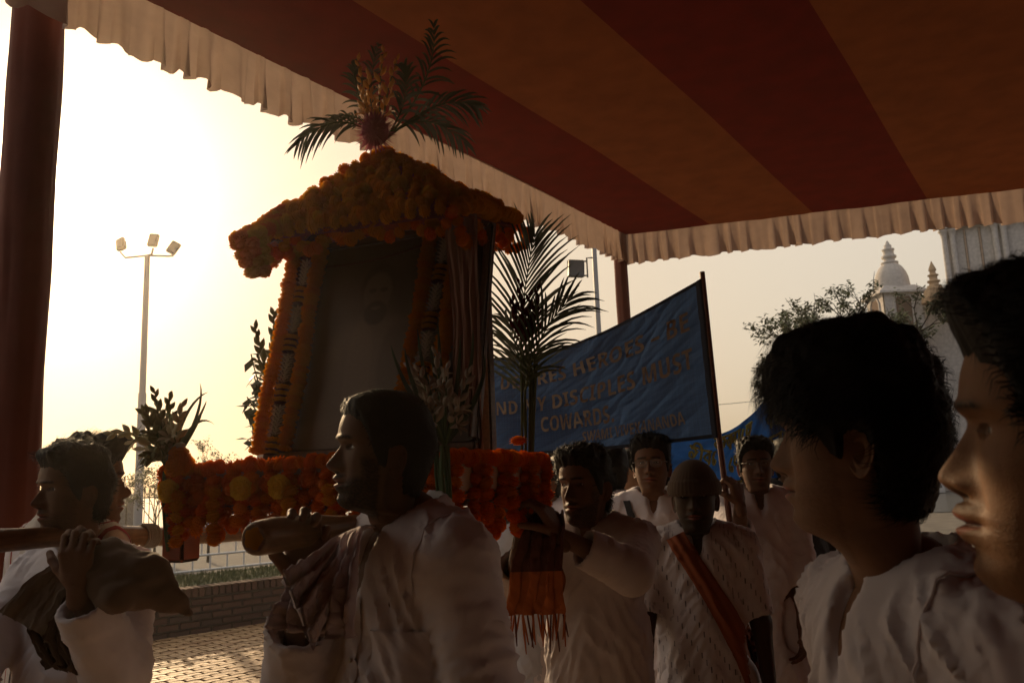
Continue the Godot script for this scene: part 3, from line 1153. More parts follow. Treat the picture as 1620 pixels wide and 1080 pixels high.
func blade(s: Shape, pts: Array, w: float, col: Color, side: Vector3) -> void:   # a long leaf along a curve
	var k := s.v.size()
	var n := pts.size()
	for i in n:
		var u := float(i) / (n - 1)
		var wd := w * (0.35 + 0.65 * minf(u * 3.0, 1.0)) * pow(maxf(1.0 - u, 0.0), 0.6) + 0.0004
		var d: Vector3 = (pts[mini(i + 1, n - 1)] - pts[maxi(i - 1, 0)]).normalized()
		var x := (side - d * side.dot(d)).normalized()
		var lift := d.cross(x) * wd * 0.35
		s.add(pts[i] - x * wd + lift, col)
		s.add(pts[i], col)
		s.add(pts[i] + x * wd + lift, col)
	for i in n - 1:
		s.quad(k + i * 3, k + i * 3 + 1, k + i * 3 + 4, k + i * 3 + 3)
		s.quad(k + i * 3 + 1, k + i * 3 + 2, k + i * 3 + 5, k + i * 3 + 4)

func arc(a: Vector3, b: Vector3, push: Vector3, n := 8) -> Array:
	var out := []
	for i in n + 1:
		var u := float(i) / n
		out.append(a.lerp(b, u) + push * (4.0 * u * (1.0 - u)))
	return out

# a feather palm frond: rib and leaflets, each a sub-part
func frond(t: Node3D, a: Vector3, b: Vector3, push: Vector3, leafl: float, n: int, plane: Vector3, k0: int, start := 0.25, droop := 0.25) -> void:
	var rib_pts := arc(a, b, push, 14)
	var s := Shape.new()
	var rad := []
	for i in 15:
		rad.append(lerpf(0.0045, 0.0012, i / 14.0))
	s.tube(rib_pts, rad, 6)
	var rib := put(s, "palm_frond", M.stem, t)
	for i in n:
		var u := lerpf(start, 0.99, float(i) / (n - 1))
		var f := u * 14.0
		var j := mini(int(f), 13)
		var p: Vector3 = rib_pts[j].lerp(rib_pts[j + 1], f - j)
		var d: Vector3 = (rib_pts[j + 1] - rib_pts[j]).normalized()
		var across := d.cross(plane).normalized()
		for sg in [-1.0, 1.0]:
			var k := k0 + i * 2 + int(sg)
			var l := leafl * (0.55 + 0.45 * sin(PI * clampf((u - start) / (1.0 - start) * 0.85 + 0.12, 0.0, 1.0))) * (0.85 + 0.3 * rnd(k)) * (1.0 if u < 0.93 else 0.7)
			var dir: Vector3 = (across * sg * lerpf(0.9, 0.35, u) + d * lerpf(0.55, 1.0, u) + plane * (rnd(k + 3) - 0.5) * 0.35).normalized()
			var tip: Vector3 = p + dir * l - Vector3(0, droop * l * (0.5 + rnd(k + 4)), 0)
			var q := Shape.new()
			blade(q, arc(p, tip, Vector3(0, droop * l * 0.25, 0) + d * l * 0.05, 5), 0.0058, Color.WHITE, plane.cross(dir) + plane * (rnd(k + 9) - 0.5) * 0.7)
			put(q, "leaflet", M.palm, rib)

# a stalk with buds and open florets towards its end
func spike(t: Node3D, a: Vector3, b: Vector3, push: Vector3, buds: int, size: float, m: Material, k0: int, from := 0.45) -> void:
	var pts := arc(a, b, push, 10)
	var s := Shape.new()
	s.tube(pts, [0.0035, 0.0035, 0.0034, 0.0033, 0.0032, 0.003, 0.0028, 0.0026, 0.0022, 0.0018, 0.001], 6)
	var st := put(s, "flower_stalk", M.stem, t)
	var key := "bud" + str(m.get_instance_id())
	if not flowers.has(key):
		var q := Shape.new()
		q.grid(8, 6, func(u: float, v: float) -> Vector3:
			var r: float = [0.06, 0.14, 0.2, 0.22, 0.17, 0.1, 0.0][roundi(v * 6)]
			return Vector3(cos(u * TAU) * r, v, sin(u * TAU) * r), Color.WHITE, true)
		flowers[key] = q.mesh(m)
		var o := Shape.new()
		o.grid(6, 3, func(u: float, v: float) -> Vector3:
			var r: float = [0.05, 0.09, 0.12, 0.16][roundi(v * 3)]
			return Vector3(cos(u * TAU) * r, v * 0.6, sin(u * TAU) * r), Color.WHITE, true)
		for i in 6:
			var an := TAU * i / 6.0
			var c := Vector3(cos(an), 0, sin(an))
			blade(o, arc(c * 0.1 + Vector3(0, 0.55, 0), c * 0.62 + Vector3(0, 0.82, 0), Vector3(0, 0.14, 0), 3), 0.15, Color.WHITE, c.cross(Vector3.UP))
		flowers["open" + key] = o.mesh(m)
	for i in buds:
		var u := from + (1.0 - from) * float(i) / (buds - 1)
		var f := minf(u * 10.0, 9.99)
		var p: Vector3 = pts[int(f)].lerp(pts[int(f) + 1], f - int(f))
		var d: Vector3 = (pts[mini(int(f) + 1, 10)] - pts[int(f)]).normalized()
		var an := i * 2.4 + k0
		var x := d.cross(Vector3(0.2, 0.1, 1)).normalized()
		var out := (x * cos(an) + d.cross(x) * sin(an)) * (0.95 - 0.55 * u) + d * (0.5 + 0.5 * u)
		out = out.normalized()
		var bx := out.cross(Vector3(0.1, 0.3, 1)).normalized()
		var open := u < from + (1.0 - from) * 0.5 and i % 3 == 0
		var sc := size * (1.25 - 0.55 * (u - from) / (1.0 - from)) * (0.85 + 0.3 * rnd(k0 + i))
		put_mesh(flowers[("open" if open else "") + key], "floret" if open else "bud", st, Transform3D(Basis(bx, out, bx.cross(out)).scaled(Vector3.ONE * sc), p))

func grass_leaf(t: Node3D, a: Vector3, b: Vector3, push: Vector3, w: float) -> void:
	var s := Shape.new()
	blade(s, arc(a, b, push, 10), w, Color.WHITE, (b - a).cross(Vector3(0.1, 0.2, 1)))
	put(s, "long_leaf", M.palm, t)

func stems(t: Node3D, a: Vector3, b: Vector3, n: int, r: float, k0: int) -> void:
	for i in n:
		var o := Vector3(rnd(k0 + i) - 0.5, 0, rnd(k0 + i + 50) - 0.5) * r
		var s := Shape.new()
		s.tube(arc(a + o * 0.6, b + o * 1.4, Vector3(rnd(k0 + i + 9) - 0.5, 0, 0) * 0.02, 6), [0.0042], 6)
		put(s, "stem", M.stem, t)

func build_palanquin() -> void:
	M.orange = bloom_mat(0.87, 0.16, 0.003)
	M.orange2 = bloom_mat(0.80, 0.12, 0.002)
	M.orange3 = bloom_mat(0.87, 0.22, 0.004)
	M.gold = bloom_mat(0.84, 0.34, 0.004)
	M.gold2 = bloom_mat(0.82, 0.28, 0.003)
	M.gold3 = bloom_mat(0.86, 0.42, 0.008)
	M.lemon = bloom_mat(0.76, 0.42, 0.02)
	for g in [M.gold, M.gold2, M.gold3]:
		g.backlight = Color(1.1, 1.1, 1.1)
	M.maroon = bloom_mat(0.10, 0.012, 0.012)
	M.cream = bloom_mat(0.70, 0.62, 0.50)
	M.pink = bloom_mat(0.62, 0.22, 0.30)
	M.stem = mat(lin(0.05, 0.09, 0.022), 0.6)
	M.palm = mat(lin(0.030, 0.062, 0.014), 0.5)
	M.palm.backlight_enabled = true
	M.palm.backlight = Color(0.16, 0.16, 0.16)
	M.tube = mat(lin(0.42, 0.38, 0.24), 0.6)
	M.tube.backlight_enabled = true
	M.tube.backlight = Color(0.25, 0.25, 0.25)
	M.tube2 = mat(lin(0.30, 0.25, 0.19), 0.6)
	M.yellowbud = mat(lin(0.75, 0.40, 0.03), 0.6)
	M.yellowbud.backlight_enabled = true
	M.yellowbud.backlight = Color(0.5, 0.5, 0.5)
	M.olive = mat(lin(0.16, 0.16, 0.06), 0.7)
	var wood := mottled(mat(lin(0.17, 0.075, 0.032), 0.45), 0.03, 0.6, 1.0, 2.0, 0.3, 8)
	wood.uv1_scale = Vector3(8, 8, 1.2)
	var paint := mottled(mat(lin(0.50, 0.10, 0.03), 0.5), 0.03, 0.75, 1.0, 2.0)
	var cream_paint := mottled(mat(lin(0.62, 0.47, 0.33), 0.6), 0.03, 0.8, 1.0, 2.0)
	var pole_mat := mottled(mat(lin(0.30, 0.155, 0.065), 0.38), 0.03, 0.62, 1.0, 3.0, 0.25, 8)
	pole_mat.uv1_scale = Vector3(9, 9, 1.0)
	var pb := Basis(pal_u, Vector3.UP, -pal_v)
	# the wooden frame
	var t := thing("palanquin", "wooden palanquin with two long carrying poles and a peaked roof, decked with flowers", "palanquin")
	var deck := Shape.new()
	deck.box(pal(PAL_W / 2, 1.505, PAL_D / 2), Vector3(PAL_W, 0.035, PAL_D), pb, 0.006)
	put(deck, "deck", wood, t)
	for e in [[0.5, 0.0, PAL_W, true], [0.5, 1.0, PAL_W, true], [0.0, 0.5, PAL_D, false], [1.0, 0.5, PAL_D, false]]:
		var s := Shape.new()
		s.box(pal(e[0] * PAL_W, 1.565, e[1] * PAL_D), Vector3(e[2], 0.085, 0.02), pb if e[3] else Basis(-pal_v, Vector3.UP, -pal_u), 0.004)
		put(s, "side_board", cream_paint, t)
	for e in [[0.03, 0.03], [0.97, 0.03], [0.03, 0.97], [0.97, 0.97]]:
		var s := Shape.new()
		s.box(pal(e[0] * PAL_W, 1.425, e[1] * PAL_D), Vector3(0.075, 0.125, 0.075), pb, 0.008)
		put(s, "foot_block", paint if e[0] < 0.5 else cream_paint, t)
	var p2a := at(401, 852, 1.47)
	var p2b := at(838, 806, 2.9)
	var p1a := at(-420, 862, 1.62)
	var p1b := at(470, 842, 3.1)
	for e in [[p1a, p1b, 0.028], [p2a, p2b, 0.0305]]:
		var s := Shape.new()
		var pts := []
		var rr := []
		var dir: Vector3 = (e[1] - e[0]).normalized()
		for q in [[0.0, 0.80], [0.004, 0.94], [0.012, 1.0]]:
			pts.append(e[0] + dir * q[0])
			rr.append(e[2] * q[1])
		for i in 24:
			var u := (i + 1) / 25.0
			pts.append(e[0].lerp(e[1], u) + Vector3(0, 0.004 * sin(u * 17.0), 0))
			rr.append(e[2] * (1.0 + 0.05 * sin(u * 26.0) + 0.03 * sin(u * 61.0)))
		pts.append(e[1])
		rr.append(e[2] * 0.95)
		s.tube(pts, rr, 18)
		put(s, "carrying_pole", pole_mat, t, Transform3D.IDENTITY)
	# coloured disc in the end of the near pole
	var dd := (p2b - p2a).normalized()
	var disc := Shape.new()
	var de := frame(p2a - dd * 0.001, dd)
	disc.grid(16, 3, func(a: float, b: float) -> Vector3:
		var r := 0.0005 + 0.0185 * b * (1.0 + 0.12 * sin(a * TAU * 5.0))
		return de * Vector3(-0.003 * (1.0 - b * b), cos(a * TAU) * r, sin(a * TAU) * r), Color.WHITE, true)
	put(disc, "pole_end_dab", M.gold, t)
	# rope lashings of the deck on the poles
	var rope := mottled(mat(lin(0.42, 0.38, 0.34), 0.9), 0.1, 0.6, 1.0, 20.0, 0.4)
	for e in [[p1a, p1b, 0.028, 0.10], [p1a, p1b, 0.028, 0.60], [p2a, p2b, 0.0305, 0.12], [p2a, p2b, 0.0305, 0.62]]:
		var q := pal(0 if e[2] < 0.03 else PAL_W, 1.45, e[3])
		var d0: Vector3 = e[1] - e[0]
		var u := (q - e[0] as Vector3).dot(d0) / d0.length_squared()
		var cx := frame((e[0] as Vector3) + d0 * u, d0)
		var pts := []
		for i in 60:
			var an := i * TAU / 10.0
			pts.append(cx * Vector3(-0.02 + i * 0.0008, cos(an) * (e[2] + 0.005), sin(an) * (e[2] + 0.005)))
		var s := Shape.new()
		s.tube(pts, [0.004], 5)
		put(s, "rope_lashing", rope, t)
	# posts and rods that carry the roof
	for e in [[0.93, 0.60, 2.40], [0.10, 0.62, 2.36]]:
		var s := Shape.new()
		var a := pal(e[0] * PAL_W, 1.52, e[1] * PAL_D)
		s.box(a + Vector3(0, (e[2] - 1.52) / 2, 0), Vector3(0.045, e[2] - 1.52, 0.045), pb, 0.005)
		put(s, "roof_post", wood, t)
	var rc := at(612, 300, 2.56)
	var apex := Vector3(rc.x - 0.02, 2.625, rc.z)
	var roof_pt := func(an: float, w: float) -> Vector3:
		# an runs round the four cornered roof, w from the apex to the eave
		var cx := cos(an)
		var cz := sin(an)
		var r := 0.315 / pow(pow(absf(cx), 5.0) + pow(absf(cz), 5.0), 0.2)
		var fu := 0.5 + 0.5 * cx * r / 0.315
		var fv := 0.5 + 0.5 * cz * r / 0.315
		var ey := lerpf(lerpf(2.325, 2.305, fu), lerpf(2.37, 2.41, fu), fv)
		var cornered := pow(absf(sin(2.0 * an)), 3.0)
		var rr := r * w * (1.0 + 0.05 * cornered * w)
		var y := lerpf(apex.y, ey, pow(w, 1.12))
		return Vector3(lerpf(apex.x, rc.x, w), y, apex.z) + pal_u * (cx * rr * 1.18) + pal_v * (cz * rr * 0.80)
	var cover := Shape.new()
	cover.grid(48, 8, func(a: float, b: float) -> Vector3: return roof_pt.call(a * TAU, 0.02 + 0.96 * b) - Vector3(0, 0.02, 0), Color.WHITE, true)
	cover.grid(48, 8, func(a: float, b: float) -> Vector3: return roof_pt.call(a * TAU, 0.02 + 0.96 * b) - Vector3(0, 0.035, 0), Color.WHITE, true)
	put(cover, "roof_panel", fabric(lin(0.33, 0.07, 0.03)), t)
	for an in [0.785, 2.356, 3.927, 5.498, 0.0, PI]:
		var s := Shape.new()
		s.tube([roof_pt.call(an, 0.05) - Vector3(0, 0.05, 0), roof_pt.call(an, 0.95) - Vector3(0, 0.05, 0)], [0.012], 6)
		put(s, "rafter", wood, t)
	for e in [[Vector2(0.12, 0.60), 3.7], [Vector2(0.12, 0.60), 2.5]]:
		var s := Shape.new()
		s.tube([pal(e[0].x * PAL_W, 2.30, e[0].y * PAL_D), roof_pt.call(e[1], 0.86) - Vector3(0, 0.04, 0)], [0.009], 6)
		put(s, "roof_rod", wood, t)
	# the roof's marigold covering
	var rg := thing("roof_garland", "thick covering of amber marigold strings over the peaked palanquin roof", "garland")
	var amber := [M.gold, M.gold2, M.gold, M.gold3, M.gold2]
	var deep := [M.orange, M.gold2, M.orange3]
	var hidden := []
	var n := 0
	for row in 13:
		var w := 0.07 + 0.93 * row / 12.0
		var len_ := 0.0
		for i in 32:
			len_ += (roof_pt.call(i * TAU / 32, w) - roof_pt.call((i + 1) * TAU / 32, w)).length()
		var cnt := maxi(5, int(len_ / 0.0335))
		for i in cnt:
			var k := row * 200 + i
			var an := TAU * (i + 0.5 * (row % 2)) / cnt + 0.3
			var p: Vector3 = roof_pt.call(an, w)
			p += Vector3(rnd(k) - 0.5, (rnd(k + 1) - 0.5) * 1.2 + 0.25 * sin(an * 9.0 + row), rnd(k + 2) - 0.5) * 0.014
			var q: Vector3 = (roof_pt.call(an + 0.05, w) - p).normalized()
			var b := Basis(q.cross(Vector3.UP).normalized(), q, Vector3.UP).orthonormalized().rotated(q, rnd(k + 4) * TAU)
			var x := Transform3D(b.scaled(Vector3.ONE * (0.038 + 0.012 * rnd(k + 5))), p)
			var seen := (p - apex).dot(pal_v) < 0.10 or (p - apex).dot(pal_u) > 0.16
			var pool := amber if row < 11 else deep
			if seen and n < 270:
				n += 1
				put_mesh(flower_mesh("bloom", pool[int(rnd(k + 6) * pool.size())]), "marigold", rg, x)
			else:
				hidden.append(x)
	many(flower_mesh("bloom", M.gold), hidden, "marigolds_behind", rg)
	var c_fl: Vector3 = roof_pt.call(PI + 0.785, 1.0)
	var c_fn: Vector3 = roof_pt.call(-0.785, 1.0)
	var c_rn: Vector3 = roof_pt.call(0.785, 1.0)
	var c_rl: Vector3 = roof_pt.call(PI - 0.785, 1.0)
	# swags below the eave and the drooping horn at the left corner
	var sw := thing("eave_garland", "swags of orange marigold looped below the palanquin eave", "garland")
	var eave := [[c_fl, c_fn, 5, 0.055, 700], [c_fn, c_rn, 3, 0.08, 900], [c_rl, c_fl, 3, 0.06, 1100]]
	for e in eave:
		for i in e[2]:
			var a: Vector3 = (e[0] as Vector3).lerp(e[1], float(i) / e[2]) - Vector3(0, 0.012, 0)
			var b: Vector3 = (e[0] as Vector3).lerp(e[1], float(i + 1) / e[2]) - Vector3(0, 0.012, 0)
			string_of(sw, sag(a, b, e[3] * (0.8 + 0.4 * rnd(e[4] + i))), 0.040, deep, e[4] + i * 40)
	var out := (c_rn - apex).normalized()
	string_of(sw, [c_rn, c_rn + Vector3(out.x * 0.05, -0.03, out.z * 0.05), c_rn + Vector3(out.x * 0.06, -0.075, out.z * 0.06), c_rn + Vector3(out.x * 0.0, -0.095, 0), c_rn - pal_u * 0.12 + Vector3(0, -0.07, 0)], 0.038, deep, 1400)
	var horn := thing("corner_garland", "bunched amber marigold horn drooping from the left roof corner", "garland")
	var tip := at(408, 432, 2.30)
	for k in 9:
		var a := TAU * k / 8.0
		var r := 0.044 if k < 8 else 0.0
		var off := (pal_u * cos(a) + pal_v * sin(a)) * r
		var p0 := c_fl + (apex - c_fl) * 0.22 + Vector3(0, -0.01, 0)
		var p1 := at(392, 372, 2.31)
		string_of(horn, [p0 + Vector3(0, sin(a) * r, 0) + off * 0.4, p1 + off * 0.9 + Vector3(0, sin(a) * r * 0.5, 0), p1.lerp(tip, 0.55) + off * 0.85, tip + off * 0.35], 0.040, [M.gold, M.gold2, M.gold3, M.orange3], 1600 + k * 31)
	# scalloped ropes laid over the front and right slopes
	var ro := thing("roof_scallops", "scalloped amber flower ropes lying over the front slopes of the palanquin roof", "garland")
	for e in [[-2.2, -0.95, 3, 0.62], [-2.3, -0.85, 4, 0.86], [-0.65, 0.62, 3, 0.80]]:
		for i in e[2]:
			var line := []
			for j in 11:
				var u := j / 10.0
				var an := lerpf(e[0], e[1], (i + u) / e[2])
				line.append((roof_pt.call(an, e[3] + 0.13 * sin(u * PI)) as Vector3) + Vector3(0, 0.012, 0) - pal_v * 0.008)
			string_of(ro, line, 0.040, amber, 7000 + int(e[3] * 1000) + i * 40)
	# pompom and sprays on the apex
	var pm := thing("pompom_flower", "shaggy pink pompom bloom on the apex of the palanquin roof", "flower")
	var pc := at(593, 208, 2.47)
	var ps := Shape.new()
	ps.ball(pc, Vector3.ONE * 0.045, 12, 8)
	for i in 260:
		var y := 1.0 - 2.0 * (i + 0.5) / 260.0
		var an := i * 2.39996
		var d := Vector3(sqrt(1.0 - y * y) * cos(an), y, sqrt(1.0 - y * y) * sin(an))
		d = (d + Vector3(rnd(i) - 0.5, rnd(i + 1) - 0.5, rnd(i + 2) - 0.5) * 0.35).normalized()
		blade(ps, [pc + d * 0.035, pc + d * 0.055, pc + d * (0.066 + 0.01 * rnd(i + 7))], 0.0045, Color.WHITE, d.cross(Vector3(0.3, 1, 0.2)))
	var po := put(ps, "petals", M.pink, pm)
	po.set_meta("kind", "stuff")
	var tb := thing("crown_spray", "tall spray of palm fronds and yellow flower spikes above the pink pompom", "bouquet")
	var hub := at(605, 225, 2.54)
	for e in [[686, 42, 2.50, 0.05, 0.0, 0.15], [752, 168, 2.45, 0.02, 0.06, 0.16], [598, 72, 2.62, -0.03, 0.0, 0.12], [560, 100, 2.55, -0.03, 0.02, 0.10], [472, 226, 2.50, 0.0, 0.07, 0.13], [735, 225, 2.40, 0.0, 0.07, 0.14], [640, 105, 2.35, 0.03, 0.0, 0.13], [520, 190, 2.65, 0.0, 0.05, 0.10]]:
		frond(tb, hub, at(e[0], e[1], e[2]), Vector3(e[3], e[4], 0), e[5] * 0.72, 13, Vector3(0.25, 0.1, 1).normalized(), int(e[0]), 0.3, 0.45)
	for e in [[566, 96, 2.5], [583, 120, 2.44], [607, 82, 2.5], [628, 95, 2.46], [573, 150, 2.42]]:
		spike(tb, hub, at(e[0], e[1], e[2]), Vector3(-0.01, 0, 0.01), 11, 0.036, M.yellowbud, int(e[0]), 0.3)
	# the portrait, leaning on its stand
	build_portrait(cream_paint, wood)
	# garland along the front and the side of the deck
	var fg := thing("front_garland", "dense orange marigold swags with yellow tassels along the palanquin's front edge", "garland")
	var orange := [M.orange, M.orange2, M.orange, M.orange3]
	var off := -0.022
	string_of(fg, [pal(0.0, 1.612, off), pal(PAL_W, 1.612, off)], 0.043, orange, 2000)
	for i in 7:
		var a := pal(PAL_W * i / 7.0, 1.60, off)
		var b := pal(PAL_W * (i + 1) / 7.0, 1.60, off)
		string_of(fg, sag(a, b, 0.165), 0.042, orange, 2100 + i * 60)
		if i < 6:
			string_of(fg, sag(a.lerp(b, 0.5) + Vector3(0, -0.02, 0) - pal_v * 0.014, b.lerp(b + (b - a), 0.5) + Vector3(0, -0.02, 0) - pal_v * 0.014, 0.13), 0.040, orange, 2700 + i * 60)
	string_of(fg, [pal(0.0, 1.568, off + 0.006), pal(PAL_W, 1.568, off + 0.006)], 0.041, orange, 3500)
	string_of(fg, [pal(0.0, 1.530, off + 0.006), pal(PAL_W * 0.8, 1.530, off + 0.006)], 0.041, orange, 3600)
	for i in [1, 2, 4, 5, 6]:
		string_of(fg, [pal(PAL_W * (i - 0.35) / 7.0, 1.545, off - 0.03), pal(PAL_W * (i - 0.35) / 7.0, 1.40, off - 0.03)], 0.041, [M.gold, M.gold2], 3300 + i * 20)
	for i in [0, 2, 3, 5]:
		var p := pal(PAL_W * (i + 0.42) / 7.0, 1.555, off - 0.035)
		put_mesh(flower_mesh("bloom", M.lemon), "lemon_bloom", fg, Transform3D(frame(Vector3.ZERO, pal_u, -pal_v).basis.scaled(Vector3.ONE * 0.062), p))
	var sg := thing("side_garland", "orange marigold loops hanging on the palanquin's right side", "garland")
	string_of(sg, [pal(PAL_W - off, 1.612, 0.0), pal(PAL_W - off, 1.612, PAL_D)], 0.043, orange, 4000)
	for i in 4:
		var a := pal(PAL_W - off, 1.60, PAL_D * i / 4.0)
		var b := pal(PAL_W - off, 1.60, PAL_D * (i + 1) / 4.0)
		string_of(sg, sag(a, b, 0.195), 0.044, orange, 4200 + i * 60)
		string_of(sg, [a + Vector3(0.02, -0.02, 0.01), a + Vector3(0.02, -0.16 - 0.03 * rnd(i), 0.01)], 0.043, orange, 4600 + i * 20)
	string_of(sg, [pal(PAL_W - off, 1.60, PAL_D), pal(PAL_W - off, 1.40, PAL_D)], 0.044, orange, 4800)
	# corner bouquets
	var b1 := thing("corner_bouquet", "bouquet of white tuberose spikes and grass leaves at the palanquin's far front corner", "bouquet")
	var r1 := at(268, 872, 2.30)
	var h1 := at(266, 745, 2.29)
	stems(b1, r1, h1, 7, 0.03, 5000)
	for e in [[178, 686, 2.32, 0.04], [244, 622, 2.28, 0.0], [268, 628, 2.36, 0.0], [228, 652, 2.24, 0.02], [286, 645, 2.22, 0.0], [255, 660, 2.3, 0.0], [232, 726, 2.2, 0.03]]:
		spike(b1, h1, at(e[0], e[1], e[2]), Vector3(0, e[3], 0), 13, 0.042, M.tube if int(e[0]) % 4 else M.olive, int(e[0]), 0.28)
	for e in [[316, 606, 0.03, 0.02], [326, 634, 0.02, 0.03], [318, 655, 0.02, 0.03], [340, 672, 0.0, 0.06], [328, 620, -0.01, 0.04], [200, 712, 0.0, 0.07], [213, 745, 0.0, 0.06], [212, 690, 0.0, 0.08], [214, 744, 0.02, 0.03]]:
		grass_leaf(b1, h1, at(e[0], e[1], 2.25 + 0.1 * rnd(int(e[1]))), Vector3(e[2], e[3], 0), 0.0065)
	for e in [[283, 722, 2.24], [276, 738, 2.22], [292, 736, 2.25]]:
		put_mesh(flower_mesh("bloom", M.gold2), "marigold", b1, Transform3D(Basis.from_euler(Vector3(1.2, e[0] * 1.0, 0)).scaled(Vector3.ONE * 0.058), at(e[0], e[1], e[2])))
	var b2 := thing("corner_bouquet", "bouquet of white lilies and pointed leaves before the portrait, right of the front bearer's head", "bouquet")
	var r2 := at(712, 835, 1.96)
	var h2 := at(704, 705, 1.95)
	stems(b2, r2, h2, 10, 0.035, 5200)
	for e in [[664, 588, 1.93, 0.0], [690, 560, 1.96, 0.0], [706, 585, 1.88, 0.0], [676, 632, 1.86, 0.0], [742, 590, 1.95, 0.0], [648, 575, 2.0, 0.02], [722, 640, 1.87, 0.0]]:
		spike(b2, h2, at(e[0], e[1], e[2]), Vector3(0, e[3], 0), 8, 0.036, M.tube2, int(e[0]), 0.45)
	for e in [[692, 505, 0.0], [660, 520, -0.01], [728, 530, 0.01], [748, 520, 0.02], [640, 548, -0.02], [618, 545, -0.02], [766, 560, 0.03], [680, 545, 0.0]]:
		grass_leaf(b2, h2, at(e[0], e[1], 1.9 + 0.12 * rnd(int(e[0]))), Vector3(e[2], 0.01, 0), 0.008)
	for e in [[662, 668, 1.9], [671, 690, 1.92]]:
		put_mesh(flower_mesh("bloom", M.lemon), "marigold", b2, Transform3D(Basis.from_euler(Vector3(1.2, e[0] * 1.0, 0)).scaled(Vector3.ONE * 0.052), at(e[0], e[1], e[2])))
	var b3 := thing("corner_bouquet", "broad feather palm frond bouquet at the palanquin's rear right corner beside the blue banner", "bouquet")
	var r3 := at(833, 850, 2.68)
	var h3 := at(832, 690, 2.66)
	stems(b3, r3, at(838, 560, 2.66), 9, 0.045, 5400)
	frond(b3, h3, at(846, 372, 2.62), Vector3(-0.03, 0, 0), 0.27, 27, Vector3(-0.08, 0.05, 1).normalized(), 5500, 0.22, 0.12)
	frond(b3, h3, at(905, 470, 2.50), Vector3(-0.05, 0.03, 0), 0.20, 17, Vector3(-0.1, 0.3, 1).normalized(), 5600, 0.35, 0.3)
	frond(b3, h3, at(800, 505, 2.75), Vector3(0.02, 0.02, 0), 0.16, 13, Vector3(0.3, 0.2, 1).normalized(), 5700, 0.35, 0.3)
	for e in [[822, 448, 2.6], [838, 470, 2.58], [850, 458, 2.6], [812, 476, 2.6], [829, 492, 2.57]]:
		spike(b3, at(836, 600, 2.63), at(e[0], e[1], e[2]), Vector3.ZERO, 9, 0.04, M.maroon, int(e[1]), 0.5)
	put_mesh(flower_mesh("bloom", M.orange3), "marigold", b3, Transform3D(Basis.IDENTITY.scaled(Vector3(0.06, 0.04, 0.06)), at(820, 697, 2.62)))
	var b4 := thing("corner_bouquet", "dark leafy bouquet with gladiolus buds showing left of the portrait", "bouquet")
	var h4 := at(452, 720, 2.95)
	stems(b4, at(462, 850, 2.95), h4, 6, 0.03, 5800)
	for e in [[432, 498, 2.95], [404, 521, 2.92], [446, 520, 2.98], [430, 548, 2.9]]:
		spike(b4, h4, at(e[0], e[1], e[2]), Vector3.ZERO, 13, 0.05, M.olive, int(e[0]), 0.6)
	var leafm := leaf_mesh(M.palm, 0.3)
	for i in 9:
		var sgn := Shape.new()
		var ti := at(390 + 40 * rnd(i + 60), 560 + i * 17, 2.9 + 0.1 * rnd(i))
		sgn.tube(arc(h4, ti, Vector3(-0.02, 0.03, 0), 6), [0.0025], 5)
		var tw := put(sgn, "leafy_twig", M.stem, b4)
		for j in 11:
			var u := 0.35 + 0.65 * j / 10.0
			var p := h4.lerp(ti, u) + Vector3(-0.02, 0.03, 0) * 4.0 * u * (1 - u)
			var bs := Basis.from_euler(Vector3(1.2 + rnd(i * 20 + j) * 1.4, rnd(i * 31 + j) * TAU, rnd(j) - 0.5))
			put_mesh(leafm, "leaf", tw, Transform3D(bs.scaled(Vector3.ONE * (0.048 + 0.026 * rnd(i + j * 7))), p))

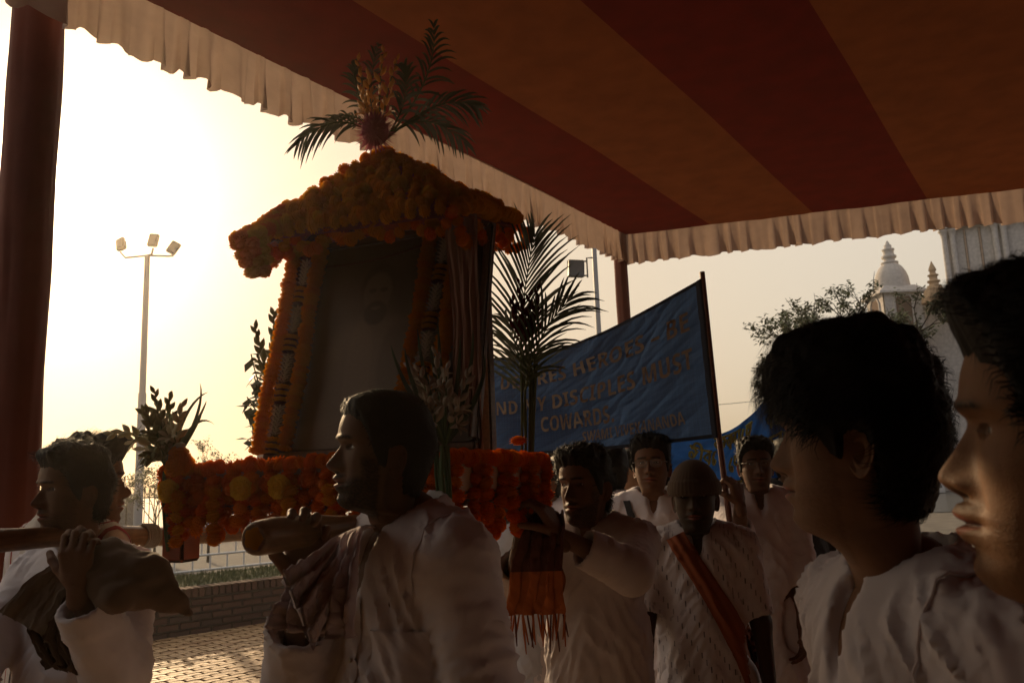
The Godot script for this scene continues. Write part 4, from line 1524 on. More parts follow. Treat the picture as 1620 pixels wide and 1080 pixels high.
func build_portrait(cream: Material, wood: Material) -> void:
	var bl := at(418, 727, 2.52)
	var o := Vector3(bl.x, 1.632, bl.z)
	var up := (Vector3(0, 0.715, 0) + pal_v * 0.19).normalized()
	var nrm := pal_u.cross(up).normalized()      # towards the viewer
	if nrm.z < 0: nrm = -nrm
	var b := Basis(pal_u, up, nrm)
	var w := 0.70
	var h := 0.735
	var t := thing("portrait", "large framed sepia portrait of a seated bearded figure draped in white cloth", "portrait")
	var s := Shape.new()
	s.box(o + b * Vector3(w / 2, h / 2, -0.012), Vector3(w, h, 0.022), b, 0.003)
	put(s, "backing_board", wood, t)
	for e in [[0.5, 0.985, w, 0.03], [0.5, 0.015, w, 0.03]]:
		var f := Shape.new()
		f.box(o + b * Vector3(w * e[0], h * e[1], 0.004), Vector3(e[2], e[3], 0.026), b, 0.005)
		put(f, "frame", wood, t)
	for x in [0.015, 0.985]:
		var f := Shape.new()
		f.box(o + b * Vector3(w * x, h / 2, 0.004), Vector3(0.03, h - 0.06, 0.026), b, 0.005)
		put(f, "frame", wood, t)
	# the print: a plain seated figure in brown tones
	var im := Image.create(192, 208, false, Image.FORMAT_RGB8)
	for y in 208:
		for x in 192:
			var u := x / 191.0
			var v := y / 207.0
			var g := 0.24 + 0.05 * soft.get_noise_2d(u * 4.0, v * 4.0)
			var blob := func(cx: float, cy: float, rx: float, ry: float) -> float:
				return smoothstep(1.15, 0.85, Vector2((u - cx) / rx, (v - cy) / ry).length())
			g = lerpf(g, 0.36, blob.call(0.47, 0.74, 0.33, 0.36))
			g = lerpf(g, 0.26, blob.call(0.60, 0.62, 0.10, 0.20) * 0.8)
			g = lerpf(g, 0.42, blob.call(0.40, 0.66, 0.07, 0.28) * 0.7)
			g = lerpf(g, 0.40, blob.call(0.46, 0.98, 0.46, 0.14))
			g = lerpf(g, 0.17, blob.call(0.455, 0.235, 0.092, 0.125))
			g = lerpf(g, 0.34, blob.call(0.455, 0.265, 0.078, 0.105))
			g = lerpf(g, 0.15, blob.call(0.455, 0.365, 0.062, 0.06) * 0.9)
			g = lerpf(g, 0.16, blob.call(0.425, 0.25, 0.022, 0.012) * 0.8)
			g = lerpf(g, 0.16, blob.call(0.487, 0.25, 0.022, 0.012) * 0.8)
			g = lerpf(g, 0.30, blob.call(0.455, 0.34, 0.026, 0.01))
			g *= 0.93 + 0.07 * soft.get_noise_2d(u * 60.0, v * 60.0)
			im.set_pixel(x, y, lin(g * 0.46, g * 0.31, g * 0.20))
	var pmat := mat(Color.WHITE, 0.5)
	pmat.albedo_texture = ImageTexture.create_from_image(im)
	var p := Shape.new()
	var q := func(x: float, y: float) -> Vector3: return o + b * Vector3(w * x, h * y, 0.003)
	p.flat4(q.call(0.03, 0.97), q.call(0.97, 0.97), q.call(0.97, 0.03), q.call(0.03, 0.03))
	put(p, "print", pmat, t)
	# cord drooping across the top of the print
	var cs := Shape.new()
	var cp := []
	for i in 13:
		var u := i / 12.0
		cp.append(o + b * Vector3(w * lerpf(0.1, 0.72, u), h * (lerpf(0.885, 0.93, u) - 0.03 * sin(u * PI)), 0.012))
	cs.tube(cp, [0.0035], 6)
	put(cs, "cord", mat(lin(0.09, 0.035, 0.03), 0.8), t)
	# white cloth behind, showing on both sides, with a red stripe
	var dm := fabric(lin(0.66, 0.6, 0.5), 0.5)
	var stripe := fabric(lin(0.35, 0.02, 0.02))
	for sd in [0]:
		var d := Shape.new()
		var pt := func(u: float, v: float) -> Vector3:
			var x := lerpf(0.02, -0.04 - 0.07 * v, u) if sd == 0 else lerpf(0.98, 1.06, u)
			var wob := 0.008 * soft.get_noise_2d(u * 2.0 + sd * 9.0, v * 5.0)
			return o + b * Vector3(w * x + wob, h * (1.01 - v * 1.02) , -0.03 - 0.018 * u + 0.007 * sin(u * 9.0 + v * 3.0) + wob)
		d.grid(12, 40, pt)
		put(d, "white_drape", dm, t)
		var r := Shape.new()
		r.grid(12, 2, func(u: float, v: float) -> Vector3: return pt.call(u, 0.86 + 0.018 * v - 0.02 * u) + nrm * 0.003)
		put(r, "red_stripe", stripe, t)
	# stand at the back
	for x in [0.2, 0.8]:
		var f := Shape.new()
		f.tube([o + b * Vector3(w * x, h * 0.8, -0.035), o + b * Vector3(w * x, 0, 0) + pal_v * 0.34 + Vector3(0, -0.11, 0)], [0.012], 6)
		put(f, "stand_leg", wood, t)
	var sill := Shape.new()
	sill.box(o + b * Vector3(w / 2, 0, 0) + Vector3(0, -0.062, 0) + pal_v * 0.03, Vector3(w * 0.9, 0.10, 0.10), Basis(pal_u, Vector3.UP, -pal_v), 0.006)
	put(sill, "stand_block", wood, t)
	# pink gathered curtain on the right of it
	var cu := thing("side_curtain", "dusky pink gathered curtain hanging right of the portrait", "curtain")
	var ctop := pal(1.0 * PAL_W, 2.34, 0.42 * PAL_D)
	var c := Shape.new()
	c.grid(60, 30, func(u: float, v: float) -> Vector3:
		var g := 0.007 * sin(u * 23.0 + 1.5 * sin(v * 3.0)) * (0.5 + 0.5 * v) + 0.012 * soft.get_noise_2d(u * 6.0, v * 3.0)
		return ctop - pal_u * (0.115 * u * (1.0 - 0.25 * sin(v * PI))) - pal_v * (0.03 + g) + Vector3(0, -0.71 * v, 0))
	put(c, "gathered_cloth", fabric(lin(0.34, 0.19, 0.155), 0.3), cu)
	# triple flower strings on the left and on the right of the print
	for sd in 2:
		var g := thing("portrait_garland", ["triple string of yellow marigold and white blossom down the portrait's left edge", "triple string of yellow marigold and white blossom down the portrait's right side"][sd], "garland")
		var x0: float = [0.075, 0.80][sd]
		var tilt: float = [0.0, -0.06][sd]
		for e in [[-0.072, 0], [0.072, 0], [0.0, 1]]:
			var line := []
			for i in 13:
				var v := i / 12.0
				line.append(o + b * Vector3(w * (x0 + e[0] + tilt * v) + 0.004 * sin(v * 9.0 + e[0] * 30.0), h * (1.0 - v * (0.99 if sd == 0 else 0.93)), 0.035 + 0.01 * v))
			if e[1] == 0:
				string_of(g, line, 0.048, [M.gold, M.gold2, M.gold], 6000 + sd * 400 + int(e[0] * 1000), "marigold", "disc")
			else:
				var l := 0.0
				var total := h * 0.97
				while l < total:
					var seg := func(f: float) -> Vector3: return (line[mini(int(f * 12), 11)] as Vector3).lerp(line[mini(int(f * 12), 11) + 1], f * 12 - mini(int(f * 12), 11))
					for k in 3:
						var fa := (l + 0.008 + k * 0.02) / total
						if fa > 1.0: break
						put_mesh(flower_mesh("disc", M.gold), "marigold", g, Transform3D(b.scaled(Vector3(0.046, 0.034, 0.046)), seg.call(fa)))
						put_mesh(flower_mesh("disc", M.maroon), "dark_bloom", g, Transform3D(b.scaled(Vector3(0.04, 0.018, 0.04)), seg.call(minf(fa + 0.010 / total, 1.0))))
					var fl := Shape.new()
					for k in 70:
						var fa := (l + 0.075 + 0.085 * (k / 70.0)) / total
						if fa > 0.99: break
						var an := k * 2.4
						var d := b * Vector3(cos(an), 0.35, sin(an))
						var p0: Vector3 = seg.call(fa)
						blade(fl, [p0, p0 + d * 0.014, p0 + d * 0.023], 0.0042, Color.WHITE, b.y.cross(d))
					if fl.v.size() > 0:
						put(fl, "blossom_cluster", M.cream, g).set_meta("kind", "stuff")
					l += 0.165

# ---------- people ----------
# head slices from crown to neck: front y z, back y z, half width, ridge (nose, lips, chin), half width of the ridge
const HEAD := [
	[0.134, -0.004, 0.134, -0.006, 0.002, 0.0, 0.02], [0.131, 0.030, 0.129, -0.040, 0.044, 0.0, 0.02], [0.121, 0.060, 0.116, -0.070, 0.061, 0.0, 0.02],
	[0.104, 0.080, 0.090, -0.089, 0.071, 0.0, 0.02], [0.080, 0.090, 0.060, -0.098, 0.0755, 0.0, 0.02], [0.060, 0.0935, 0.035, -0.100, 0.077, 0.0, 0.02],
	[0.046, 0.0935, 0.022, -0.098, 0.0765, 0.002, 0.016], [0.033, 0.0855, 0.010, -0.095, 0.0755, 0.004, 0.009], [0.012, 0.083, -0.010, -0.088, 0.074, 0.019, 0.0085],
	[-0.010, 0.083, -0.030, -0.081, 0.0715, 0.035, 0.0130], [-0.021, 0.084, -0.038, -0.078, 0.070, 0.027, 0.0140], [-0.030, 0.0855, -0.046, -0.075, 0.068, 0.011, 0.0140], [-0.041, 0.086, -0.055, -0.071, 0.065, 0.014, 0.022],
	[-0.0495, 0.085, -0.062, -0.069, 0.063, 0.010, 0.022], [-0.057, 0.085, -0.069, -0.068, 0.061, 0.0135, 0.021], [-0.071, 0.082, -0.080, -0.067, 0.057, 0.006, 0.022],
	[-0.088, 0.081, -0.090, -0.067, 0.0515, 0.009, 0.022], [-0.104, 0.070, -0.103, -0.067, 0.048, 0.006, 0.024], [-0.113, 0.045, -0.114, -0.068, 0.050, 0.0, 0.03],
	[-0.122, 0.024, -0.128, -0.070, 0.054, 0.0, 0.03], [-0.150, 0.012, -0.165, -0.080, 0.056, 0.0, 0.03], [-0.200, 0.004, -0.215, -0.104, 0.062, 0.0, 0.03], [-0.245, 0.000, -0.250, -0.120, 0.080, 0.0, 0.03]]
const HAIRLINE := [[-0.12, -0.082], [-0.031, -0.068], [-0.026, -0.01], [-0.018, 0.022], [0.004, 0.024], [0.010, -0.016], [0.024, -0.010], [0.040, 0.032], [0.058, 0.068], [0.078, 0.086], [0.13, 0.090]]

func along(table: Array, x: float) -> float:
	for i in table.size() - 1:
		if x < table[i + 1][0]:
			return lerpf(table[i][1], table[i + 1][1], clampf((x - table[i][0]) / (table[i + 1][0] - table[i][0]), 0.0, 1.0))
	return table[table.size() - 1][1]

func gauss(a: float, b: float) -> float:
	var e := a * a + b * b
	return exp(-e) if e < 9.0 else 0.0

func head_shape(out: Shape, hair: Shape, tufts: Shape, sp: Dictionary, xh: Transform3D, xn: Transform3D) -> void:
	var sub: int = sp.get("sub", 6)
	var cols: int = sp.get("cols", 96)
	var skin: Color = sp.get("skin", Color(0.20, 0.105, 0.062))
	var black := Color(0.009, 0.007, 0.006)
	var lip := skin.lerp(Color(0.30, 0.085, 0.07), 0.55)
	var beard: float = sp.get("beard", 0.3)
	var stache: float = sp.get("stache", beard)
	var hs: Dictionary = sp.get("hair", {})
	var top: float = hs.get("top", 0.026)
	var side: float = hs.get("side", 0.012)
	var backt: float = hs.get("back", 0.016)
	var fringe: float = hs.get("fringe", 0.0)
	var lowline: float = hs.get("low", 0.0)
	var wave: float = hs.get("wave", 0.2) * 0.5
	var seed_: float = sp.get("seed", 1) * 7.3
	var wide: float = sp.get("wide", 1.0)
	var jaw: float = sp.get("jaw", 1.0)
	var nose: float = sp.get("nose", 1.0)
	var lips: float = sp.get("lips", 1.0)
	var fy: float = sp.get("facey", 1.0)
	var chin: float = sp.get("chin", 0.0)
	var cx := PackedFloat32Array()
	var sx := PackedFloat32Array()
	for j in cols:
		var t := 2.0 * j / cols - 1.0
		var th := PI * signf(t) * pow(absf(t), 1.32)
		cx.append(signf(cos(th)) * pow(absf(cos(th)), 0.88))
		sx.append(signf(sin(th)) * pow(absf(sin(th)), 0.88))
	var rows := (HEAD.size() - 1) * sub
	var k := out.v.size()
	var hk := hair.v.size()
	var masks := PackedFloat32Array()
	var plain := PackedVector3Array()
	for r in rows + 1:
		var f := float(r) / sub
		var i := mini(int(f), HEAD.size() - 2)
		var u := f - i
		var a: Array = HEAD[maxi(i - 1, 0)]
		var b: Array = HEAD[i]
		var c: Array = HEAD[i + 1]
		var d: Array = HEAD[mini(i + 2, HEAD.size() - 1)]
		var q := []
		for n in 7:
			q.append(0.5 * (2.0 * b[n] + (c[n] - a[n]) * u + (2.0 * a[n] - 5.0 * b[n] + 4.0 * c[n] - d[n]) * u * u + (3.0 * b[n] - a[n] - 3.0 * c[n] + d[n]) * u * u * u))
		var ridge: float = q[5]
		if f > 6.5 and f < 11.2: ridge *= nose
		if f > 11.2 and f < 14.7: ridge *= lips
		if f > 15.2 and f < 17.5: ridge += chin
		var w: float = q[4] * wide * (lerpf(1.0, jaw, smoothstep(9.0, 14.0, f) * smoothstep(20.0, 18.0, f)))
		var my: float = (q[0] + q[2]) * 0.5
		var mz: float = (q[1] + q[3]) * 0.5
		var ey: float = (q[0] - q[2]) * 0.5
		var ez: float = (q[1] - q[3]) * 0.5
		var nb := smoothstep(17.0, 21.0, f)
		for j in cols:
			var p := Vector3(w * sx[j], my + ey * cx[j], mz + ez * cx[j])
			var col := skin
			var ax := absf(p.x)
			var base := p
			if cx[j] > 0.0:
				if ridge > 0.0005:
					p.z += ridge * exp(-(p.x / q[6]) * (p.x / q[6]))
				if p.z > 0.02 and f > 4.0 and f < 19.0:
					var y := p.y
					p.z -= 0.0095 * gauss((ax - 0.031) / 0.017, (y - 0.030) / 0.0125)
					p.z += 0.0055 * gauss((ax - 0.0315) / 0.0135, (y - 0.0265) / 0.009)
					p.z += 0.004 * gauss((ax - 0.031) / 0.021, (y - 0.0475) / 0.0075)
					var ch := gauss((ax - 0.050) / 0.02, (y + 0.004) / 0.02)
					p.z += 0.0035 * ch
					p.x += signf(p.x) * 0.002 * ch
					p.z += 0.0085 * nose * gauss((ax - 0.0150) / 0.0068, (y + 0.0165) / 0.0085)
					var no := gauss((ax - 0.0075) / 0.0042, (y + 0.0255) / 0.004)
					p.z -= 0.006 * no
					p.z -= 0.003 * gauss((ax - 0.0255) / 0.008, (y + 0.050) / 0.006)
					var slit := gauss((y + 0.0497) / 0.0024, maxf(ax - 0.020, 0.0) / 0.004)
					p.z -= 0.0035 * slit
					p.z -= 0.0025 * gauss((ax - 0.030) / 0.007, (y + 0.033) / 0.014)
					# colours of lips, brows, beard
					var lm := clampf((0.0105 * (1.0 - pow(ax / 0.027, 2.0)) - absf(y + 0.0495)) / 0.002, 0.0, 1.0)
					col = col.lerp(lip, lm)
					col = col.lerp(black, clampf(slit * 0.8 + no * 0.9, 0.0, 1.0))
					var bw := gauss(maxf(absf(ax - 0.0305) - 0.017, 0.0) / 0.005, (y - 0.0475 + 0.10 * maxf(ax - 0.038, 0.0)) / 0.0042)
					if bw > 0.05:
						bw *= 0.75 + 0.5 * soft.get_noise_3d(p.x * 500.0, p.y * 300.0, seed_)
						p.z += 0.0018 * bw
						col = col.lerp(black, clampf(bw * 1.3, 0.0, 0.95))
					var almond := 0.0056 * (1.0 - pow((ax - 0.0315) / 0.0148, 2.0)) - absf(y - 0.0265)
					if almond > 0.0:
						p.z -= 0.0045
						col = col.lerp(black, 0.45)
					elif almond > -0.0014 and y > 0.0265:
						col = col.lerp(black, 0.8)
					if beard + stache > 0.0 and lm < 0.5:
						var bm := beard * smoothstep(-0.030, -0.052, y - 0.35 * (ax - 0.045)) * smoothstep(0.016, 0.03, ax + maxf(-y - 0.052, 0.0) * 2.0)
						bm = maxf(bm, stache * gauss(maxf(ax - 0.018, 0.0) / 0.008, (y + 0.0345) / 0.0052))
						bm = maxf(bm, beard * 0.9 * smoothstep(0.054, 0.064, ax) * smoothstep(0.02, -0.01, y))
						bm *= smoothstep(-0.16, -0.118, y)
						bm = clampf(bm * (1.0 + 0.7 * soft.get_noise_3d(p.x * 260.0, p.y * 260.0, p.z * 260.0)), 0.0, 1.0)
						col = col.lerp(black, bm * 0.93)
						p += Vector3(signf(p.x) * 0.25, -0.2, 0.5) * bm * 0.004
			elif beard > 0.0 and base.y < -0.02 and base.y > -0.12 and ax > 0.03:
				col = col.lerp(black, beard * 0.6 * smoothstep(-0.03, 0.01, base.z))
			if p.y < 0.03 and fy != 1.0 and f < 19.0:
				p.y = 0.03 + (p.y - 0.03) * fy
			col = col.lerp(skin * 0.86, 0.5 + 0.5 * soft.get_noise_3d(p.x * 35.0 + seed_, p.y * 35.0, p.z * 35.0)) if col == skin else col
			var w3 := (xh * p).lerp(xn * p, nb)
			out.add(w3, col)
			if f < 19.01:
				var dir := (base - Vector3(0, 0.02, -0.008))
				dir = dir.normalized()
				var yh := along(HAIRLINE, base.z) - lowline * smoothstep(0.03, 0.07, base.z)
				yh += 0.006 * soft.get_noise_2d(base.x * 55.0 + seed_, base.z * 40.0)
				var m := smoothstep(-0.003, lerpf(0.012, 0.042, smoothstep(0.02, 0.07, base.z) * (1.0 if lowline < 0.01 else 0.3)), base.y - yh)
				var th := lerpf(side, top, smoothstep(0.045, 0.115, base.y))
				th = lerpf(th, maxf(backt, th * 0.9), smoothstep(-0.03, -0.08, base.z))
				th *= lerpf(1.0, 0.3, smoothstep(0.005, 0.02, base.z) * smoothstep(0.035, 0.0, base.y))
				th += fringe * smoothstep(0.035, 0.085, base.z) * smoothstep(0.05, 0.09, base.y + lowline)
				th *= 1.0 + wave * (2.2 * soft.get_noise_3d(base.x * 19.0 + seed_, base.y * 19.0, base.z * 19.0) + 0.9 * soft.get_noise_3d(base.x * 60.0, base.y * 60.0 + seed_, base.z * 60.0))
				var hp := base + dir * (th * pow(m, 0.75) - 0.004 * (1.0 - m))
				hair.add(xh * hp, black)
				masks.append(m)
				plain.append(hp)
	for r in rows:
		for j in cols:
			var j2 := (j + 1) % cols
			out.quad(k + r * cols + j, k + r * cols + j2, k + (r + 1) * cols + j2, k + (r + 1) * cols + j)
	var hrows := masks.size() / cols
	if hs.get("bald", false):
		return
	for r in hrows - 1:
		for j in cols:
			var j2 := (j + 1) % cols
			if masks[r * cols + j] + masks[r * cols + j2] + masks[(r + 1) * cols + j] + masks[(r + 1) * cols + j2] > 0.02:
				hair.quad(hk + r * cols + j, hk + r * cols + j2, hk + (r + 1) * cols + j2, hk + (r + 1) * cols + j)
	# loose strands
	var n: int = hs.get("strands", 500)
	var ln: float = hs.get("len", 0.03)
	var comb: Vector3 = hs.get("comb", Vector3(0, -0.3, 0.5))
	var made := 0
	for i in n * 3:
		var g := int(rnd(i * 3 + int(seed_)) * masks.size())
		if masks[g] < hs.get("edge", 0.35) or made >= n or absf(plain[g].x) > 0.05 and plain[g].z > -0.04 and plain[g].z < 0.03 and plain[g].y < 0.045:
			continue
		made += 1
		var p := plain[g]
		var d := (p - Vector3(0, 0.02, -0.008)).normalized()
		var flow := (comb + Vector3(rnd(i + 11) - 0.5, rnd(i + 12) - 0.5, rnd(i + 13) - 0.5) * 0.7 + Vector3(p.x, -0.02, p.z).normalized() * 0.3)
		flow = (flow - d * flow.dot(d)).normalized()
		var l := ln * (0.4 + rnd(i + 14))
		var lift: float = hs.get("lift", 0.25) * rnd(i + 15)
		var p1 := p - d * 0.004
		var p2 := p1 + flow * l * 0.5 + d * (l * lift + 0.005)
		var p3 := p1 + flow * l + d * (l * lift * 0.8 - l * 0.1) + Vector3(rnd(i + 16) - 0.5, rnd(i + 17) - 0.5, rnd(i + 18) - 0.5) * l * 0.25
		var sd := flow.cross(d) * (0.0004 + 0.0007 * rnd(i + 19))
		var a := tufts.add(xh * (p1 - sd), black)
		tufts.add(xh * (p1 + sd), black)
		tufts.add(xh * (p2 + sd * 0.8), black)
		tufts.add(xh * (p2 - sd * 0.8), black)
		tufts.add(xh * p3, black)
		tufts.quad(a, a + 1, a + 2, a + 3)
		tufts.ix.append_array([a + 3, a + 2, a + 4])

func ear(out: Shape, xh: Transform3D, sg: float, skin: Color, wide: float) -> void:
	var heights := [-0.004, -0.003, 0.004, 0.006, 0.003, 0.008, 0.0105, 0.007, 0.0, -0.012]
	var radii := [0.0, 0.25, 0.45, 0.62, 0.76, 0.88, 0.97, 1.02, 0.95, 0.6]
	out.grid(30, 9, func(a: float, b: float) -> Vector3:
		var i := roundi(b * 9)
		var an := a * TAU
		var r: float = radii[i]
		var ez := -cos(an) * 0.0185 * r * (1.0 + 0.18 * sin(an))
		var ey := sin(an) * 0.0315 * r * (1.0 if sin(an) > 0 else 1.05)
		var rim := 1.0 if cos(an) > -0.35 or i < 4 else 0.55   # flat where it meets the cheek
		var x: float = heights[i] * rim - ez * 0.42 - 0.001
		return xh * Vector3(sg * (0.0735 * wide + x), -0.002 + ey + ez * 0.25 * -1.0, -0.012 + ez), skin * 0.95, true)

func ik(s: Vector3, w: Vector3, l1: float, l2: float, hint: Vector3) -> Array:
	var d := w - s
	var l := clampf(d.length(), 0.08, (l1 + l2) * 0.995)
	d = d.normalized()
	var x := (l1 * l1 - l2 * l2 + l * l) / (2.0 * l)
	var h := sqrt(maxf(l1 * l1 - x * x, 0.0001))
	var side := (hint - d * hint.dot(d)).normalized()
	return [s + d * x + side * h, s + d * l]

# palm, four fingers and a thumb; d from wrist to knuckles, n out of the palm, t towards the thumb
func hand(w: Vector3, d: Vector3, n: Vector3, t: Vector3, curl: Array, thumb: float, out: Shape, skin: Color, h := 0.0035, size := 1.0) -> void:
	var f := Field.new()
	d = d.normalized()
	n = (n - d * n.dot(d)).normalized()
	t = (t - d * t.dot(d) - n * t.dot(n)).normalized()
	var s := size
	f.cone(w - d * 0.03 * s, w + d * 0.01 * s, 0.026 * s, 0.025 * s, 0.01, n, 1.3)
	f.cone(w + d * 0.03 * s + t * 0.018 * s, w + d * 0.078 * s + t * 0.024 * s, 0.018 * s, 0.0145 * s, 0.016, n, 1.25)
	f.cone(w + d * 0.03 * s - t * 0.016 * s, w + d * 0.072 * s - t * 0.022 * s, 0.018 * s, 0.013 * s, 0.016, n, 1.2)
	f.cone(w + d * 0.02 * s, w + d * 0.078 * s, 0.022 * s, 0.0145 * s, 0.016, n, 1.4)
	var off := [0.031, 0.0105, -0.0105, -0.030]
	var base := [0.083, 0.088, 0.084, 0.075]
	var lens := [[0.043, 0.026, 0.021], [0.047, 0.030, 0.022], [0.043, 0.028, 0.022], [0.034, 0.021, 0.019]]
	for i in 4:
		var p: Vector3 = w + d * (base[i] * s) + t * (off[i] * s) - n * 0.002 * s
		var fd: Vector3 = (d + t * (off[i] * 1.6)).normalized()
		var r := 0.0094 if i < 3 else 0.0082
		f.cone(w + d * 0.05 * s + t * (off[i] * 0.8 * s), p, 0.010 * s, r * 1.06 * s, 0.008)
		var bend := 0.0
		for j in 3:
			bend += curl[i] * [0.9, 1.15, 0.8][j]
			var q: Vector3 = p + (fd * cos(bend) + n * sin(bend)) * (lens[i][j] * s)
			f.cone(p, q, r * (1.0 - j * 0.06) * s, r * (0.94 - j * 0.08) * s, 0.0035)
			p = q
	var tp := w + d * 0.022 * s + t * 0.024 * s + n * 0.006 * s
	var td := (d * 0.62 + t * 0.70 + n * 0.35).normalized()
	for j in 3:
		var l: float = [0.040, 0.032, 0.026][j] * s
		var q := tp + td * l
		f.cone(tp, q, [0.0145, 0.0115, 0.0105][j] * s, [0.0115, 0.0105, 0.0088][j] * s, 0.008 if j == 0 else 0.004)
		tp = q
		td = (td + (n * 0.75 - t * 0.55) * thumb).normalized()
	f.mesh(h, out, skin)

func path_at(pts: Array, v: float) -> Vector3:
	var f := clampf(v, 0.0, 1.0) * (pts.size() - 1)
	var i := mini(int(f), pts.size() - 2)
	var u := f - i
	var a: Vector3 = pts[maxi(i - 1, 0)]
	var b: Vector3 = pts[i]
	var c: Vector3 = pts[i + 1]
	var d: Vector3 = pts[mini(i + 2, pts.size() - 1)]
	return b.cubic_interpolate(c, a, d, u)

func drape(pts: Array, side: Array, width: Array, amp: Array, waves: float, nu: int, nv: int, seed_ := 0.0) -> Shape:   # hanging cloth along a path
	var s := Shape.new()
	var val := func(t: Array, v: float) -> float:
		var f := v * (t.size() - 1)
		var i := mini(int(f), t.size() - 2)
		return lerpf(t[i], t[i + 1], f - i)
	s.grid(nu, nv, func(u: float, v: float) -> Vector3:
		var p := path_at(pts, v)
		var x := path_at(side, v).normalized()
		var d := (path_at(pts, minf(v + 0.02, 1.0)) - path_at(pts, maxf(v - 0.02, 0.0))).normalized()
		var n := d.cross(x).normalized()
		var a: float = val.call(amp, v)
		var ph := u * waves * TAU + 2.0 * soft.get_noise_2d(u * 2.0 + seed_, v * 2.0) + v * 1.5
		var w: float = val.call(width, v)
		return p + x * ((u - 0.5) * w + a * 0.55 * cos(ph * 2.0)) + n * (a * sin(ph) + a * 0.6 * soft.get_noise_2d(u * 9.0 + seed_, v * 7.0)))
	return s

func thicken(s: Shape, by: float) -> Shape:   # a sheet becomes a layer with two faces
	var n := s.normals()
	var k := s.v.size()
	var ic := s.ix.size()
	for i in k:
		s.add(s.v[i] - n[i] * by, s.c[i], s.uv[i])
	for i in range(0, ic, 3):
		s.ix.append_array([s.ix[i] + k, s.ix[i + 2] + k, s.ix[i + 1] + k])
	return s

func fold(p: Vector3, sd: float, arms: Array) -> float:
	var down := smoothstep(1.38, 0.95, p.y)
	var f := 0.011 * down * soft.get_noise_3d(p.x * 8.0 + sd, p.y * 1.1, p.z * 8.0)
	var on_arm := 0.0
	for s in arms:
		var d: Vector3 = s[1]
		var l := d.length()
		d /= l
		var al: float = (p - (s[0] as Vector3)).dot(d)
		var r: float = (p - (s[0] as Vector3) - d * clampf(al, 0.0, l)).length()
		if r < 0.13:
			var m := smoothstep(0.13, 0.08, r) * smoothstep(-0.02, 0.06, al)
			on_arm = maxf(on_arm, m)
			var tw := al + (p.x + p.z) * 0.35
			var b := soft.get_noise_3d((p.x + d.x * tw * 2.2) * 7.0 + sd, (p.y + d.y * tw * 2.2) * 7.0, (p.z + d.z * tw * 2.2) * 7.0)
			f += 0.011 * (pow(1.0 - absf(b), 4.0) - 0.35) * m * (0.4 + 0.6 * smoothstep(l * 0.5, l, al)) * smoothstep(l + 0.01, l - 0.04, al)
	var sg := 1.0 if p.x > 0.0 else -1.0
	var a := soft.get_noise_3d(p.x * 13.0 + p.y * 7.0 * sg + sd, p.y * 2.2 - p.x * 2.0 * sg, p.z * 12.0)
	f += 0.011 * (pow(1.0 - absf(a), 4.0) - 0.35) * (1.0 - on_arm)
	var c := soft.get_noise_3d(p.x * 30.0 + p.y * 12.0 * sg, p.y * 7.0 + sd, p.z * 26.0)
	f += 0.0045 * (pow(1.0 - absf(c), 3.0) - 0.5) * (1.0 - on_arm)
	f *= smoothstep(0.075, 0.15, (p - Vector3(0, 1.41, 0.0)).length())
	return f * lerpf(0.15, 1.0, maxf(smoothstep(0.02, 0.06, absf(p.x)), maxf(smoothstep(1.27, 1.22, p.y), smoothstep(0.06, 0.02, p.z))))

var eye_mat: StandardMaterial3D

